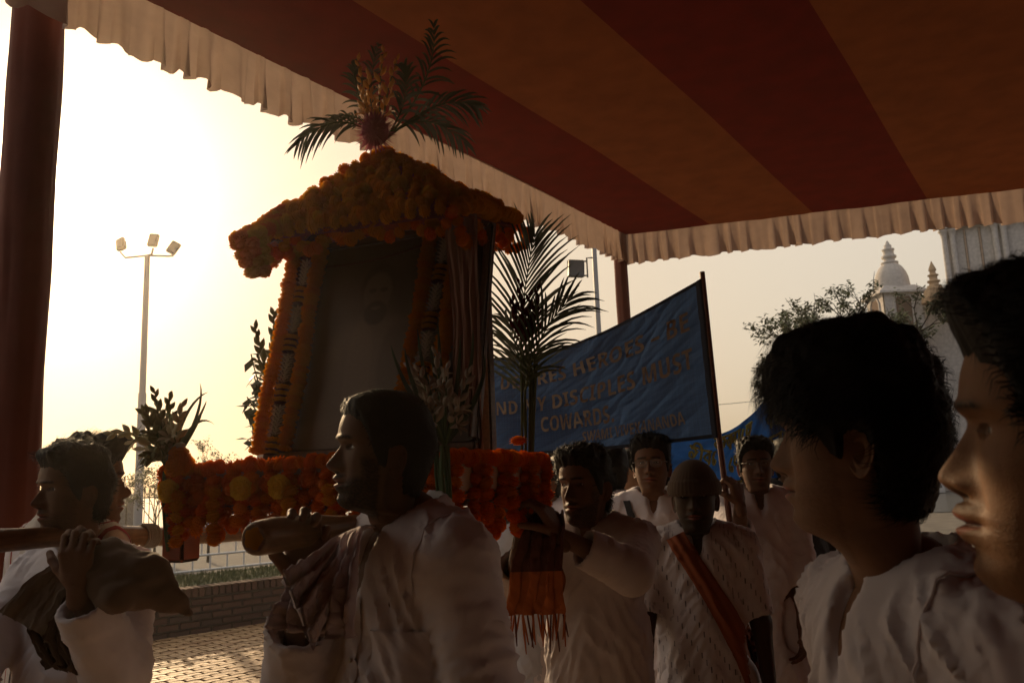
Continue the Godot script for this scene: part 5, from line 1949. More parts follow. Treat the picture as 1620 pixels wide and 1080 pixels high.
# one person: a body in one skin (head, neck, trunk, limbs, hands), with eyes, hair and clothes as parts
func person(sp: Dictionary) -> Dictionary:
	var pv: Vector3 = sp.head
	var neck: float = sp.get("neck", 0.0)
	var s: float = pv.y / (1.53 + neck)
	var tb := Basis(Vector3.UP, deg_to_rad(sp.ty))
	var base := Vector3(pv.x, 0, pv.z) - tb * Vector3(0, 0, 0.035 * s)
	var t := thing("person", sp.label, "person", Transform3D(tb, base), sp.get("group", ""))
	var inv := t.transform.affine_inverse()
	var hscale: float = sp.get("size", 1.0)
	var hb := Basis(Vector3.UP, deg_to_rad(sp.hy - sp.ty)) * Basis(Vector3.RIGHT, -deg_to_rad(sp.get("hp", 0.0))) * Basis(Vector3.BACK, deg_to_rad(sp.get("hr", 0.0)))
	var xh := Transform3D(hb.scaled(Vector3.ONE * hscale), inv * pv)
	var xn := Transform3D(Basis.IDENTITY.scaled(Vector3.ONE * hscale), inv * pv - Vector3(0, neck, 0))
	var skin: Color = sp.get("skin", Color(0.20, 0.105, 0.062))
	var body := Shape.new()
	var hair := Shape.new()
	var tufts := Shape.new()
	head_shape(body, hair, tufts, sp, xh, xn)
	for sg in [-1.0, 1.0]:
		ear(body, xh, sg, skin, sp.get("wide", 1.0))
	var head_n := body.v.size()
	# skeleton
	var sh := [Vector3(0.166, 1.35, -0.02) * s, Vector3(-0.166, 1.35, -0.02) * s]
	var lift: Array = sp.get("shrug", [0.0, 0.0])
	var elbow := []
	var wrist := []
	var armd: Array = sp.get("arms", [null, null])
	for i in 2:
		var sg := 1.0 if i == 0 else -1.0
		sh[i].y += lift[i]
		if armd[i] == null:
			elbow.append(sh[i] + Vector3(sg * 0.055, -0.275, -0.015) * s)
			wrist.append(sh[i] + Vector3(sg * 0.075, -0.52, 0.035) * s)
		else:
			var r := ik(sh[i], inv * (armd[i].wrist as Vector3), 0.285 * s, 0.255 * s, tb.inverse() * (armd[i].hint as Vector3))
			elbow.append(r[0])
			wrist.append(r[1])
	var f := Field.new()
	f.cone(Vector3(0, 1.42, -0.03) * s, Vector3(0, 1.34, -0.03) * s, 0.055 * s, 0.07 * s, 0.03)
	f.cone(Vector3(-0.13, 1.345, -0.02) * s, Vector3(0.13, 1.345, -0.02) * s, 0.055 * s, 0.055 * s, 0.05)
	f.cone(Vector3(0, 1.27, -0.01) * s, Vector3(0, 1.0, 0.0) * s, 0.145 * s, 0.13 * s, 0.05, Vector3.BACK, 1.45)
	f.cone(Vector3(0, 1.0, 0) * s, Vector3(0, 0.90, 0) * s, 0.13 * s, 0.15 * s, 0.05, Vector3.BACK, 1.4)
	for i in 2:
		var sg := 1.0 if i == 0 else -1.0
		f.cone(sh[i], elbow[i], 0.048 * s, 0.038 * s, 0.03)
		f.cone(elbow[i], wrist[i], 0.039 * s, 0.0255 * s, 0.02)
		var hip := Vector3(0.09 * sg, 0.88, 0) * s
		var step: float = sp.get("step", 0.06) * sg
		var knee := Vector3(0.095 * sg, 0.47, 0.03 + step) * s
		var ank := Vector3(0.095 * sg, 0.085, -0.02 + step * 1.4) * s
		f.cone(hip, knee, 0.085 * s, 0.055 * s, 0.03)
		f.cone(knee, ank, 0.052 * s, 0.035 * s, 0.02)
		f.cone(ank + Vector3(0, -0.045, -0.015) * s, ank + Vector3(0.01 * sg, -0.055, 0.15) * s, 0.036 * s, 0.026 * s, 0.02)
	f.mesh(sp.get("cell_body", 0.014), body, skin)
	var hh: float = sp.get("cell_hand", 0.0045)
	for i in 2:
		var d: Vector3 = wrist[i] - elbow[i]
		var a = armd[i]
		if a != null and a.has("hand"):
			var hd: Dictionary = a.hand
			hand(wrist[i], tb.inverse() * (hd.d as Vector3), tb.inverse() * (hd.n as Vector3), tb.inverse() * (hd.t as Vector3), hd.curl, hd.get("thumb", 0.5), body, skin, hh, s)
		else:
			var sg := 1.0 if i == 0 else -1.0
			hand(wrist[i], d, Vector3(-sg, 0, 0.3), Vector3(0, 0, 1), [0.35, 0.4, 0.45, 0.5], 0.3, body, skin, 0.006, s)
	var bm: StandardMaterial3D = M.skin
	put(body, "body", bm, t)
	if hair.ix.size() > 0:
		put(hair, "hair", M.hair, t)
	if tufts.ix.size() > 0:
		put(tufts, "loose_strands", M.hair, t).set_meta("kind", "stuff")
	if sp.get("eyes", true):
		for sg in [-1.0, 1.0]:
			var e := Shape.new()
			var c := Vector3(sg * 0.0315 * sp.get("wide", 1.0), 0.0265, 0.0595)
			var gaze: Vector3 = (Vector3(sp.get("gx", 0.0), sp.get("gy", 0.0), 1.0)).normalized()
			e.grid(20, 14, func(u: float, v: float) -> Vector3:
				var q := Vector3(sin(v * PI) * cos(u * TAU), sin(v * PI) * sin(u * TAU), cos(v * PI))
				return xh * (c + q * 0.0118), Color(0.55, 0.50, 0.46), true)
			for i in e.v.size():
				var q: Vector3 = (xh.affine_inverse() * e.v[i] - c).normalized()
				var dd := q.dot(gaze)
				if dd > 0.87: e.c[i] = Color(0.03, 0.015, 0.01)
				if dd > 0.975: e.c[i] = Color(0.004, 0.004, 0.004)
			put(e, "eye", eye_mat, t)
	# kurta
	var kf := Field.new()
	var puff: float = sp.get("puff", 1.0)
	var girth: float = sp.get("girth", 1.0)
	kf.cone(Vector3(0, 1.29, -0.012) * s, Vector3(0, 1.03, 0.0) * s, 0.162 * s * girth, 0.165 * s * girth, 0.05, Vector3.BACK, 1.42)
	kf.cone(Vector3(0, 1.03, 0.0) * s, Vector3(0, sp.get("hem", 0.52), 0.0) * s, 0.168 * s * girth, 0.235 * s * girth, 0.06, Vector3.BACK, 1.35)
	kf.cone(Vector3(-0.12, 1.345, -0.02) * s + Vector3(0, lift[1], 0), Vector3(0.12, 1.345, -0.02) * s + Vector3(0, lift[0], 0), 0.062 * s, 0.062 * s, 0.07)
	var arms := []
	var sleeve: float = sp.get("sleeve", 0.88)
	for i in 2:
		kf.cone(Vector3(0, 1.425, -0.045) * s, sh[i] + Vector3(0, 0.012, 0) * s, 0.052 * s, 0.054 * s, 0.05)
		kf.cone(sh[i], elbow[i], 0.061 * s, 0.060 * s * puff, 0.045)
		arms.append([sh[i], elbow[i] - sh[i]])
		if sleeve > 0.0:
			var cuff: Vector3 = (elbow[i] as Vector3).lerp(wrist[i], sleeve)
			var dr: Vector3 = (wrist[i] - elbow[i] as Vector3).normalized()
			kf.cone(elbow[i], cuff, 0.059 * s * puff, 0.055 * s * puff, 0.03)
			arms.append([elbow[i], cuff - elbow[i]])
			kf.cut(cuff + dr * 0.095 * s, cuff + dr * 0.2 * s, 0.10 * s, 0.10 * s, 0.004)
			kf.cut(cuff - dr * 0.07 * s, cuff + dr * 0.1 * s, 0.038 * s, 0.048 * s * puff, 0.004)
		else:
			var dr: Vector3 = (elbow[i] - sh[i] as Vector3).normalized()
			var cuff: Vector3 = (sh[i] as Vector3).lerp(elbow[i], 0.86)
			kf.cut(cuff + dr * 0.115 * s, cuff + dr * 0.3 * s, 0.115 * s, 0.115 * s, 0.004)
			kf.cut(cuff - dr * 0.06 * s, cuff + dr * 0.1 * s, 0.042 * s, 0.050 * s, 0.004)
	kf.cut(Vector3(0, sp.get("hem", 0.52) - 0.20, 0) * s, Vector3(0, sp.get("hem", 0.52) - 0.9, 0) * s, 0.6 * s, 0.6 * s, 0.003, Vector3.UP, 3.0)
	kf.cut(Vector3(0, 1.372, -0.026) * s, Vector3(0, 1.50, -0.01) * s, 0.062 * s, 0.072 * s, 0.008)
	var vee: float = sp.get("vee", 0.06)
	if vee > 0.0:
		var ve := kf.hit(Vector3(0, 1.385 - vee, 0.5) * s, Vector3(0, 0, -1), 0.7)
		kf.cut(Vector3(0, 1.405, 0.065) * s, ve + Vector3(0, 0, 0.006), 0.026 * s, 0.009 * s, 0.004)
	var ks := Shape.new()
	kf.mesh(sp.get("cell", 0.012), ks, Color.WHITE)
	var sd: float = sp.get("seed", 1) * 3.7
	var nn := ks.normals()
	var fa: float = sp.get("fold", 1.0)
	for i in ks.v.size():
		ks.v[i] += nn[i] * fa * fold(ks.v[i] / s, sd, arms)
	var km: Material = sp.get("cloth", M.cotton)
	put(ks, sp.get("garment", "kurta"), km, t)
	var onto := func(x: float, y: float, lift_: float) -> Vector3:   # a point on the front of the kurta
		var p := kf.hit(Vector3(x, y, 0.5) * s, Vector3(0, 0, -1), 0.7)
		return p + kf.grad(p) * (fa * fold(p / s, sd, arms) + lift_)
	if sp.get("collar", true):
		var cs := Shape.new()
		cs.grid(40, 5, func(u: float, v: float) -> Vector3:
			var an := lerpf(0.30, TAU - 0.30, u)
			var y := 1.388 + 0.034 * v + 0.022 * (1.0 - cos(an)) * 0.5 - (0.022 if u < 0.04 or u > 0.96 else 0.0) * v * 0.4
			return Vector3(sin(an) * (0.070 - 0.004 * v), y - 0.006, -0.026 + cos(an) * (0.068 - 0.002 * v)) * s)
		put(thicken(cs, 0.003), "collar", km, t)
	if sp.get("placket", false):
		var pl := Shape.new()
		pl.grid(4, 40, func(u: float, v: float) -> Vector3: return onto.call(lerpf(-0.018, 0.018, u), lerpf(1.385 - vee - 0.012, 1.07, v), 0.0035))
		put(thicken(pl, 0.0025), "placket", km, t)
		for b in 3:
			var p: Vector3 = onto.call(0.0, 1.385 - vee - 0.045 - b * 0.075, 0.006)
			var bs := Shape.new()
			bs.ball(p, Vector3(0.0055, 0.0055, 0.0022), 10, 6)
			put(bs, "button", M.button, t)
	if sp.get("pocket", false):
		var pk := Shape.new()
		pk.grid(12, 14, func(u: float, v: float) -> Vector3: return onto.call(lerpf(0.045, 0.150, u), lerpf(1.235, 1.10, v) - (0.012 * (1.0 - absf(2.0 * u - 1.0)) if v > 0.99 else 0.0), 0.004 if u > 0.01 and u < 0.99 and v < 0.99 else 0.0005))
		put(thicken(pk, 0.002), "chest_pocket", km, t)
	for i in sp.get("seams", []):
		var c: Vector3 = sh[i] + Vector3(-0.022 if i == 0 else 0.022, -0.01, 0) * s
		var ring := []
		for j in 25:
			var an := lerpf(-2.1, 2.1, j / 24.0)
			var dr := Vector3(0.25 * sin(an * 0.5) * sin(an * 0.5) * (-1.0 if i == 0 else 1.0), cos(an), sin(an)).normalized()
			var p := kf.hit(c + dr * 0.3, -dr, 0.28)
			ring.append(p + kf.grad(p) * (fa * fold(p / s, sd, arms) + 0.0012))
		var sm := Shape.new()
		sm.tube(ring, [0.0022], 6)
		put(sm, "shoulder_seam", km, t)
	# trousers
	var tf := Field.new()
	tf.cone(Vector3(0, 0.95, 0) * s, Vector3(0, 0.86, 0) * s, 0.14 * s, 0.15 * s, 0.05, Vector3.BACK, 1.4)
	for sg in [1.0, -1.0]:
		var step: float = sp.get("step", 0.06) * sg
		tf.cone(Vector3(0.09 * sg, 0.86, 0) * s, Vector3(0.095 * sg, 0.47, 0.025 + step) * s, 0.105 * s, 0.078 * s, 0.04)
		tf.cone(Vector3(0.095 * sg, 0.47, 0.025 + step) * s, Vector3(0.095 * sg, 0.13, -0.02 + step * 1.4) * s, 0.078 * s, 0.066 * s, 0.03)
	var ts := Shape.new()
	tf.mesh(0.018, ts, Color.WHITE)
	put(ts, "trousers", sp.get("trousers", M.cotton), t)
	if sp.get("glasses", false):
		var g := Node3D.new()
		g.name = "spectacles"
		t.add_child(g, true)
		for sg in [-1.0, 1.0]:
			var rim := []
			for i in 25:
				var an := TAU * i / 24.0
				rim.append(xh * Vector3(sg * 0.0335 + 0.0245 * signf(cos(an)) * pow(absf(cos(an)), 0.7), 0.0225 + 0.0175 * signf(sin(an)) * pow(absf(sin(an)), 0.7), 0.099 - 0.25 * absf(0.0245 * cos(an)) * (1.0 if cos(an) * sg > 0 else 0.0)))
			var r := Shape.new()
			r.tube(rim, [0.0013], 6, Color.WHITE, false)
			put(r, "rim", M.wire, g)
			var l := Shape.new()
			var c := l.add(xh * Vector3(sg * 0.0335, 0.0225, 0.0985))
			for i in 24:
				l.add(rim[i])
			for i in 24:
				l.ix.append_array([c, c + 1 + i, c + 1 + (i + 1) % 24])
			put(l, "lens", M.lens, g)
			var a := Shape.new()
			a.tube([xh * Vector3(sg * 0.0575, 0.028, 0.093), xh * Vector3(sg * 0.075, 0.030, 0.075), xh * Vector3(sg * 0.0795, 0.030, 0.0), xh * Vector3(sg * 0.078, 0.015, -0.022)], [0.0015], 6)
			put(a, "temple_arm", M.wire, g)
		var br := Shape.new()
		br.tube([xh * Vector3(-0.010, 0.028, 0.099), xh * Vector3(0, 0.031, 0.1035), xh * Vector3(0.010, 0.028, 0.099)], [0.0013], 6)
		put(br, "bridge", M.wire, g)
	return {"node": t, "s": s, "onto": onto, "sh": sh, "elbow": elbow, "wrist": wrist, "xh": xh, "kf": kf, "inv": inv}

func build_people() -> void:
	M.skin = mat(Color.WHITE, 0.55, true)
	M.skin.metallic_specular = 0.28
	M.skin.subsurf_scatter_enabled = true
	M.skin.subsurf_scatter_strength = 0.08
	M.skin.heightmap_enabled = true
	M.skin.heightmap_texture = noise_tex(0.12, 256, 11, 3)
	M.skin.heightmap_scale = 0.06
	M.skin.uv1_triplanar = true
	M.skin.uv1_scale = Vector3.ONE * 22.0
	M.hair = mat(lin(0.008, 0.006, 0.005), 0.6)
	M.hair.metallic_specular = 0.3
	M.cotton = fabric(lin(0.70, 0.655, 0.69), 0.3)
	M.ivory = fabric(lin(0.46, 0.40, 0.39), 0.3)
	M.button = mat(lin(0.5, 0.47, 0.42), 0.4)
	M.wire = mat(lin(0.12, 0.10, 0.09), 0.3)
	M.wire.metallic = 0.8
	M.lens = mat(Color(1, 1, 1, 0.08), 0.05)
	M.lens.transparency = BaseMaterial3D.TRANSPARENCY_ALPHA
	M.black = fabric(lin(0.02, 0.02, 0.022))
	eye_mat = mat(Color.WHITE, 0.15, true)
	var dark := Color(0.155, 0.078, 0.045)
	var mid := Color(0.22, 0.118, 0.070)
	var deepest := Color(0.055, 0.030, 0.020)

	# front bearer under the near pole
	var p2a := at(401, 852, 1.47)
	var p2b := at(838, 806, 2.9)
	var pd := (p2b - p2a).normalized()
	var hand3 := p2a.lerp(p2b, 0.10)
	var p3 := person({"label": "front bearer in white kurta with the near carrying pole on his shoulder", "head": at(606, 730, 1.66), "size": 0.96, "hy": -70.0, "ty": -50.0, "hp": 2.0, "skin": dark, "seed": 3, "facey": 0.92, "wide": 1.0,
		"beard": 0.85, "stache": 0.9, "sub": 8, "cols": 128, "jaw": 1.08, "nose": 0.95, "lips": 1.1,
		"hair": {"top": 0.014, "side": 0.008, "back": 0.012, "fringe": 0.004, "strands": 2600, "len": 0.010, "wave": 0.25, "comb": Vector3(0, -0.2, 0.7)},
		"arms": [null, {"wrist": hand3 + Vector3(0.0, -0.094, 0.012), "hint": Vector3(-0.42, -1.0, 0.25), "hand": {"d": Vector3(0.10, 1.0, -0.22), "n": Vector3(0.15, -0.15, 1.0), "t": Vector3(-1, 0.2, 0.0), "curl": [0.75, 0.8, 0.8, 0.85], "thumb": 0.5}}],
		"shrug": [0.0, -0.005], "sleeve": 0.60, "puff": 1.15, "cell": 0.0085, "cell_hand": 0.0032, "vee": 0.085, "placket": true, "pocket": true, "girth": 0.93, "fold": 1.3, "seams": [0]})
	# red thread on his wrist
	var th := Shape.new()
	var t3: Transform3D = p3.node.transform
	var w3: Vector3 = p3.wrist[1]
	var e3: Vector3 = p3.elbow[1]
	var ring := []
	var cf := frame(w3.lerp(e3, 0.16), e3 - w3)
	for i in 25:
		ring.append(cf * Vector3(0.004 * sin(i * 0.8), cos(TAU * i / 24.0) * 0.033, sin(TAU * i / 24.0) * 0.033))
	th.tube(ring, [0.0028], 6, Color.WHITE, false)
	var thr := put(th, "wrist_thread", mat(lin(0.35, 0.02, 0.015), 0.8), self, t3)
	tag(thr, "red thread tied round the wrist of the front bearer", "thread")
	# folded cloth on his shoulder, ruffled at its end
	var mauve := fabric(lin(0.50, 0.42, 0.44))
	var sc := drape([at(570, 836, 1.66), at(544, 848, 1.50), at(528, 890, 1.42), at(512, 930, 1.38), at(500, 968, 1.36), at(498, 1000, 1.36)], [Vector3(1, 0.2, 0), Vector3(1, 0.45, 0.1), Vector3(1, 0.35, 0), Vector3(1, 0.1, 0), Vector3(1, 0.0, 0), Vector3(1, -0.15, 0)], [0.06, 0.075, 0.085, 0.11, 0.125, 0.12], [0.002, 0.003, 0.006, 0.013, 0.018, 0.018], 4.0, 120, 60, 1.0)
	var sc2 := drape([at(546, 856, 1.50), at(508, 915, 1.385), at(484, 945, 1.34), at(472, 968, 1.33)], [Vector3(0.8, -0.5, 0), Vector3(0.6, -0.75, 0), Vector3(0.5, -0.85, 0), Vector3(0.4, -0.9, 0)], [0.03, 0.08, 0.105, 0.11], [0.002, 0.008, 0.015, 0.017], 3.5, 110, 50, 5.0)
	var tw := thing("shoulder_cloth", "mauve towel bunched in ruffles on the front bearer's shoulder below the near pole", "cloth")
	put(thicken(sc, 0.003), "towel", mauve, tw)
	put(thicken(sc2, 0.003), "ruffled_end", mauve, tw)

	# far front bearer
	var h1 := at(112, 842, 2.03)
	var p1 := person({"label": "bearer at the left with the far pole at his neck, looking left", "head": at(116, 786, 2.28), "size": 0.92, "neck": 0.045, "hy": -40.0, "ty": -14.0, "hp": -2.0, "skin": dark, "seed": 11, "beard": 0.35, "stache": 0.5, "sub": 7, "cols": 112,
		"hair": {"top": 0.026, "side": 0.009, "back": 0.016, "fringe": 0.010, "strands": 1800, "len": 0.025, "wave": 0.45, "comb": Vector3(0, 0.1, 0.8), "lift": 0.5},
		"arms": [{"wrist": at(122, 930, 1.99), "hint": Vector3(0.2, -1.0, 0.3), "hand": {"d": Vector3(-0.05, 1.0, 0.06), "n": Vector3(-0.1, 0.0, -1.0), "t": Vector3(-1, 0.3, 0), "curl": [0.6, 0.65, 0.7, 0.75], "thumb": 0.2}}, {"wrist": at(-60, 1150, 2.0), "hint": Vector3(-0.5, 0, -0.4)}],
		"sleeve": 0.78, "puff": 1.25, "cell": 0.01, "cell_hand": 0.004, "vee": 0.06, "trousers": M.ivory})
	var brown := fabric(lin(0.115, 0.072, 0.045))
	var bf := Field.new()
	bf.cone(at(118, 915, 2.10), at(172, 898, 2.08), 0.04, 0.052, 0.05, Vector3.BACK, 1.2)
	bf.cone(at(172, 898, 2.08), at(225, 917, 2.06), 0.052, 0.060, 0.05, Vector3.BACK, 1.2)
	bf.cone(at(225, 917, 2.06), at(262, 944, 2.06), 0.056, 0.036, 0.04, Vector3.BACK, 1.2)
	bf.cone(at(262, 944, 2.06), at(297, 968, 2.06), 0.033, 0.014, 0.03, Vector3.BACK, 1.2)
	bf.cone(at(150, 905, 2.03), at(185, 945, 1.99), 0.05, 0.04, 0.05)
	var bs := Shape.new()
	bf.mesh(0.008, bs)
	var bn := bs.normals()
	for i in bs.v.size():
		var p := bs.v[i]
		bs.v[i] += bn[i] * (0.003 * sin((p.x * 0.9 - p.y * 1.6) * 80.0 + 3.0 * soft.get_noise_3d(p.x * 7.0, p.y * 7.0, p.z * 7.0)) * 0.5 + 0.010 * soft.get_noise_3d(p.x * 12.0, p.y * 16.0, p.z * 12.0))
	tag(put(bs, "folded_shawl", brown), "thick brown folded shawl padding the left bearer's shoulder under the far pole", "shawl")
	var grey := fabric(lin(0.21, 0.17, 0.125))
	var st := thing("hanging_stole", "grey brown folded stole hanging diagonally across the left bearer's chest", "stole")
	var sd := drape([at(132, 872, 2.10), at(98, 905, 2.06), at(65, 942, 2.04), at(30, 985, 2.02)], [Vector3(0.55, 0.55, 0), Vector3(0.65, -0.45, 0), Vector3(0.7, -0.45, 0), Vector3(0.75, -0.4, 0)], [0.03, 0.07, 0.10, 0.12], [0.001, 0.003, 0.004, 0.004], 1.2, 40, 40, 2.0)
	put(thicken(sd, 0.016), "flat_fold", grey, st)
	var sd2 := drape([at(120, 915, 2.10), at(96, 962, 2.06), at(84, 1010, 2.05), at(112, 1062, 2.05)], [Vector3(1, -0.3, 0), Vector3(1, -0.3, 0), Vector3(1, -0.35, 0), Vector3(1, -0.3, 0)], [0.05, 0.10, 0.12, 0.10], [0.003, 0.007, 0.01, 0.012], 3.0, 70, 40, 8.0)
	put(thicken(sd2, 0.010), "bunched_end", brown, st)

	# behind him, turned away
	var p2 := person({"label": "man in spectacles and a red striped white shawl facing away behind the left bearer", "head": at(139, 776, 2.5), "hy": 118.0, "ty": 150.0, "skin": dark, "seed": 17, "eyes": true, "beard": 0.3, "glasses": true, "cell": 0.014,
		"hair": {"top": 0.032, "side": 0.016, "back": 0.022, "fringe": 0.03, "strands": 1300, "len": 0.03, "wave": 0.6, "comb": Vector3(0, 0.2, 0.7), "lift": 0.6}, "collar": false, "vee": 0.0})
	var redline := fabric(lin(0.30, 0.02, 0.02))
	var white := fabric(lin(0.60, 0.55, 0.50), 0.2)
	var sl := thing("striped_shawl", "white shawl with red lines over the shoulders of the man facing away", "shawl")
	var over := func(u: float, v: float, up: float) -> Vector3:
		var p: Vector3 = p2.kf.hit(Vector3(lerpf(-0.27, 0.27, u), 1.85, lerpf(-0.13, 0.10, v)), Vector3(0, -1, 0), 1.1)
		return p2.node.transform * (p + Vector3(0, up + 0.006 * soft.get_noise_2d(u * 9.0, v * 5.0), 0))
	var shp := Shape.new()
	shp.grid(60, 16, func(u: float, v: float) -> Vector3: return over.call(u, v, 0.014))
	put(thicken(shp, 0.004), "shawl_cloth", white, sl)
	for q in [[0.10, 0.02], [0.16, 0.012], [0.30, 0.020], [0.36, 0.012], [0.70, 0.02], [0.76, 0.012], [0.88, 0.02], [0.94, 0.012]]:
		var strip := Shape.new()
		strip.grid(2, 16, func(u: float, v: float) -> Vector3: return over.call(q[0] + (u - 0.5) * q[1], v, 0.018))
		put(strip, "red_line", redline, sl)

	# rear bearer with raised hands
	var p4 := person({"label": "rear bearer with a thin moustache, both hands raised to the near pole", "head": at(926, 777, 2.82), "size": 0.98, "hy": -40.0, "ty": -28.0, "hp": -2.0, "skin": Color(0.145, 0.072, 0.042), "seed": 23, "beard": 0.75, "stache": 0.9, "cell": 0.0105,
		"hair": {"top": 0.026, "side": 0.010, "back": 0.013, "fringe": 0.012, "strands": 1800, "len": 0.022, "wave": 0.5, "lift": 0.5, "comb": Vector3(0.3, 0.2, 0.6)},
		"arms": [{"wrist": at(884, 846, 2.46), "hint": Vector3(0.8, -0.65, 0.25), "hand": {"d": Vector3(-0.45, 0.9, -0.1), "n": Vector3(-0.7, -0.3, -0.4), "t": Vector3(0.3, 0.2, 0.9), "curl": [0.6, 0.7, 0.75, 0.8], "thumb": 0.5}}, {"wrist": at(820, 872, 2.52), "hint": Vector3(-0.5, -0.85, 0.2), "hand": {"d": Vector3(0.3, 1.0, -0.1), "n": Vector3(0.8, 0.1, -0.5), "t": Vector3(-0.2, 0.3, 0.9), "curl": [0.6, 0.7, 0.7, 0.8], "thumb": 0.5}}],
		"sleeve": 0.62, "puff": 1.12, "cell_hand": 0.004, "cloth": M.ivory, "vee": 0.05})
	var saffron := fabric(lin(0.40, 0.105, 0.018), 0.3)
	var dkred := fabric(lin(0.10, 0.024, 0.012), 0.2)
	var fs := thing("fringed_scarf", "dark orange fringed scarf hanging from the rear bearer's hands", "scarf")
	var fpath := [at(868, 812, 2.52), at(858, 850, 2.44), at(850, 910, 2.42), at(849, 972, 2.42)]
	var fsh := drape(fpath, [Vector3(1, 0.05, 0.1), Vector3(1, 0.02, 0.1), Vector3(1, 0, 0.1), Vector3(1, 0, 0.1)], [0.08, 0.12, 0.155, 0.17], [0.008, 0.012, 0.011, 0.010], 3.0, 80, 60, 4.0)
	var halves := [Shape.new(), Shape.new()]
	for half in 2:
		var r0 := 0 if half == 0 else 38
		var r1 := 38 if half == 0 else 60
		for j in range(r0, r1 + 1):
			for i in 81:
				halves[half].add(fsh.v[j * 81 + i])
		for j in r1 - r0:
			for i in 80:
				halves[half].quad(j * 81 + i, j * 81 + i + 1, (j + 1) * 81 + i + 1, (j + 1) * 81 + i)
	put(thicken(halves[0], 0.004), "dark_band", dkred, fs)
	put(thicken(halves[1], 0.004), "orange_band", saffron, fs)
	for i in 26:
		var p: Vector3 = fsh.v[60 * 81 + int(i * 80 / 25.0)]
		var fr := Shape.new()
		var l := 0.06 + 0.045 * rnd(i + 40)
		var dx := (rnd(i + 90) - 0.5) * 0.03
		fr.tube([p, p + Vector3(dx * 0.5, -l * 0.5, 0.004), p + Vector3(dx, -l, 0.0)], [0.0024, 0.0032, 0.0016], 5)
		put(fr, "tassel", saffron if i % 3 else dkred, fs)

	# man in spectacles behind them
	var p5 := person({"label": "smiling man in spectacles and white kurta with a bag strap, under the banner's middle", "head": at(1031, 743, 3.75), "size": 0.98, "hy": -16.0, "ty": -12.0, "hp": 4.0, "skin": Color(0.16, 0.082, 0.048), "seed": 29, "glasses": true, "beard": 0.15, "stache": 0.25, "cell": 0.012, "vee": 0.07, "placket": true, "pocket": true,
		"hair": {"top": 0.03, "side": 0.013, "back": 0.016, "fringe": 0.006, "strands": 1200, "len": 0.02, "wave": 0.5, "lift": 0.5}})
	var strap := Shape.new()
	strap.grid(3, 30, func(u: float, v: float) -> Vector3:
		var p: Vector3 = p5.onto.call(lerpf(-0.115, 0.02, v) + (u - 0.5) * 0.03, lerpf(1.40, 0.98, v), 0.006)
		return p5.node.transform * p)
	tag(put(thicken(strap, 0.003), "bag_strap", M.black), "black bag strap crossing the smiling man's white kurta", "strap")

	# man in a knitted cap
	var speck := fabric(lin(0.50, 0.46, 0.485), 0.3)
	var im := Image.create(96, 96, false, Image.FORMAT_RGB8)
	im.fill(Color.WHITE)
	for i in 26:
		var x := (i * 37) % 96
		var y := (i * 53) % 92
		im.fill_rect(Rect2i(x, y, 2, 9), Color(0.42, 0.40, 0.42))
	speck.albedo_texture = ImageTexture.create_from_image(im)
	speck.uv1_scale = Vector3.ONE * 5.0
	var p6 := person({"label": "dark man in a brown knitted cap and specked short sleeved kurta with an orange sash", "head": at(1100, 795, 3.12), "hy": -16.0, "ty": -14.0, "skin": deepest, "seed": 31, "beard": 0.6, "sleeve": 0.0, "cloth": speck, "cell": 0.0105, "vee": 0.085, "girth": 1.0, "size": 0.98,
		"hair": {"bald": true}, "arms": [{"wrist": at(1222, 1110, 3.05), "hint": Vector3(0.6, 0, -0.5)}, {"wrist": at(1022, 1100, 3.0), "hint": Vector3(-0.6, 0, -0.5)}]})
	var cap := thing("knitted_cap", "close fitting brown knitted cap on the dark man's head", "cap", p6.node.transform)
	var wool := mat(lin(0.06, 0.035, 0.02), 0.95)
	wool.rim_enabled = true
	wool.rim = 0.1
	var cs := Shape.new()
	var xh: Transform3D = p6.xh
	cs.grid(200, 50, func(u: float, v: float) -> Vector3:
		var an := u * TAU
		var ph := v * 1.72
		var rib := 1.0 + 0.016 * absf(sin(u * PI * 40.0)) * smoothstep(0.0, 0.3, v) + 0.065 * smoothstep(0.70, 0.74, v) - 0.03 * smoothstep(0.96, 1.0, v)
		return xh * (Vector3(0, 0.045, -0.006) + Vector3(sin(ph) * sin(an) * 0.094 * rib, cos(ph) * 0.118, sin(ph) * cos(an) * 0.118 * rib)), Color.WHITE, true)
	put(cs, "cap_knit", wool, cap)
	var sash := thing("orange_sash", "thick orange cloth sash slung across the capped man's chest", "sash", p6.node.transform)
	var ss := Shape.new()
	ss.grid(16, 60, func(u: float, v: float) -> Vector3:
		var c := Vector2(-0.085, 1.405).lerp(Vector2(0.20, 0.80), v) + Vector2(0.03 * sin(v * PI), 0.0)
		var x: float = c.x + (u - 0.5) * lerpf(0.07, 0.075, v)
		var y: float = c.y + (u - 0.5) * 0.03
		var p: Vector3 = p6.onto.call(x, y, 0.004)
		return p + Vector3(0, 0, 0.016 * sin(u * PI) + 0.004 * sin(u * 14.0 + v * 5.0)))
	put(thicken(ss, 0.003), "sash_cloth", fabric(lin(0.24, 0.055, 0.012), 0.15), sash)

	# banner holder
	var bp := at(1153, 770, 3.62)
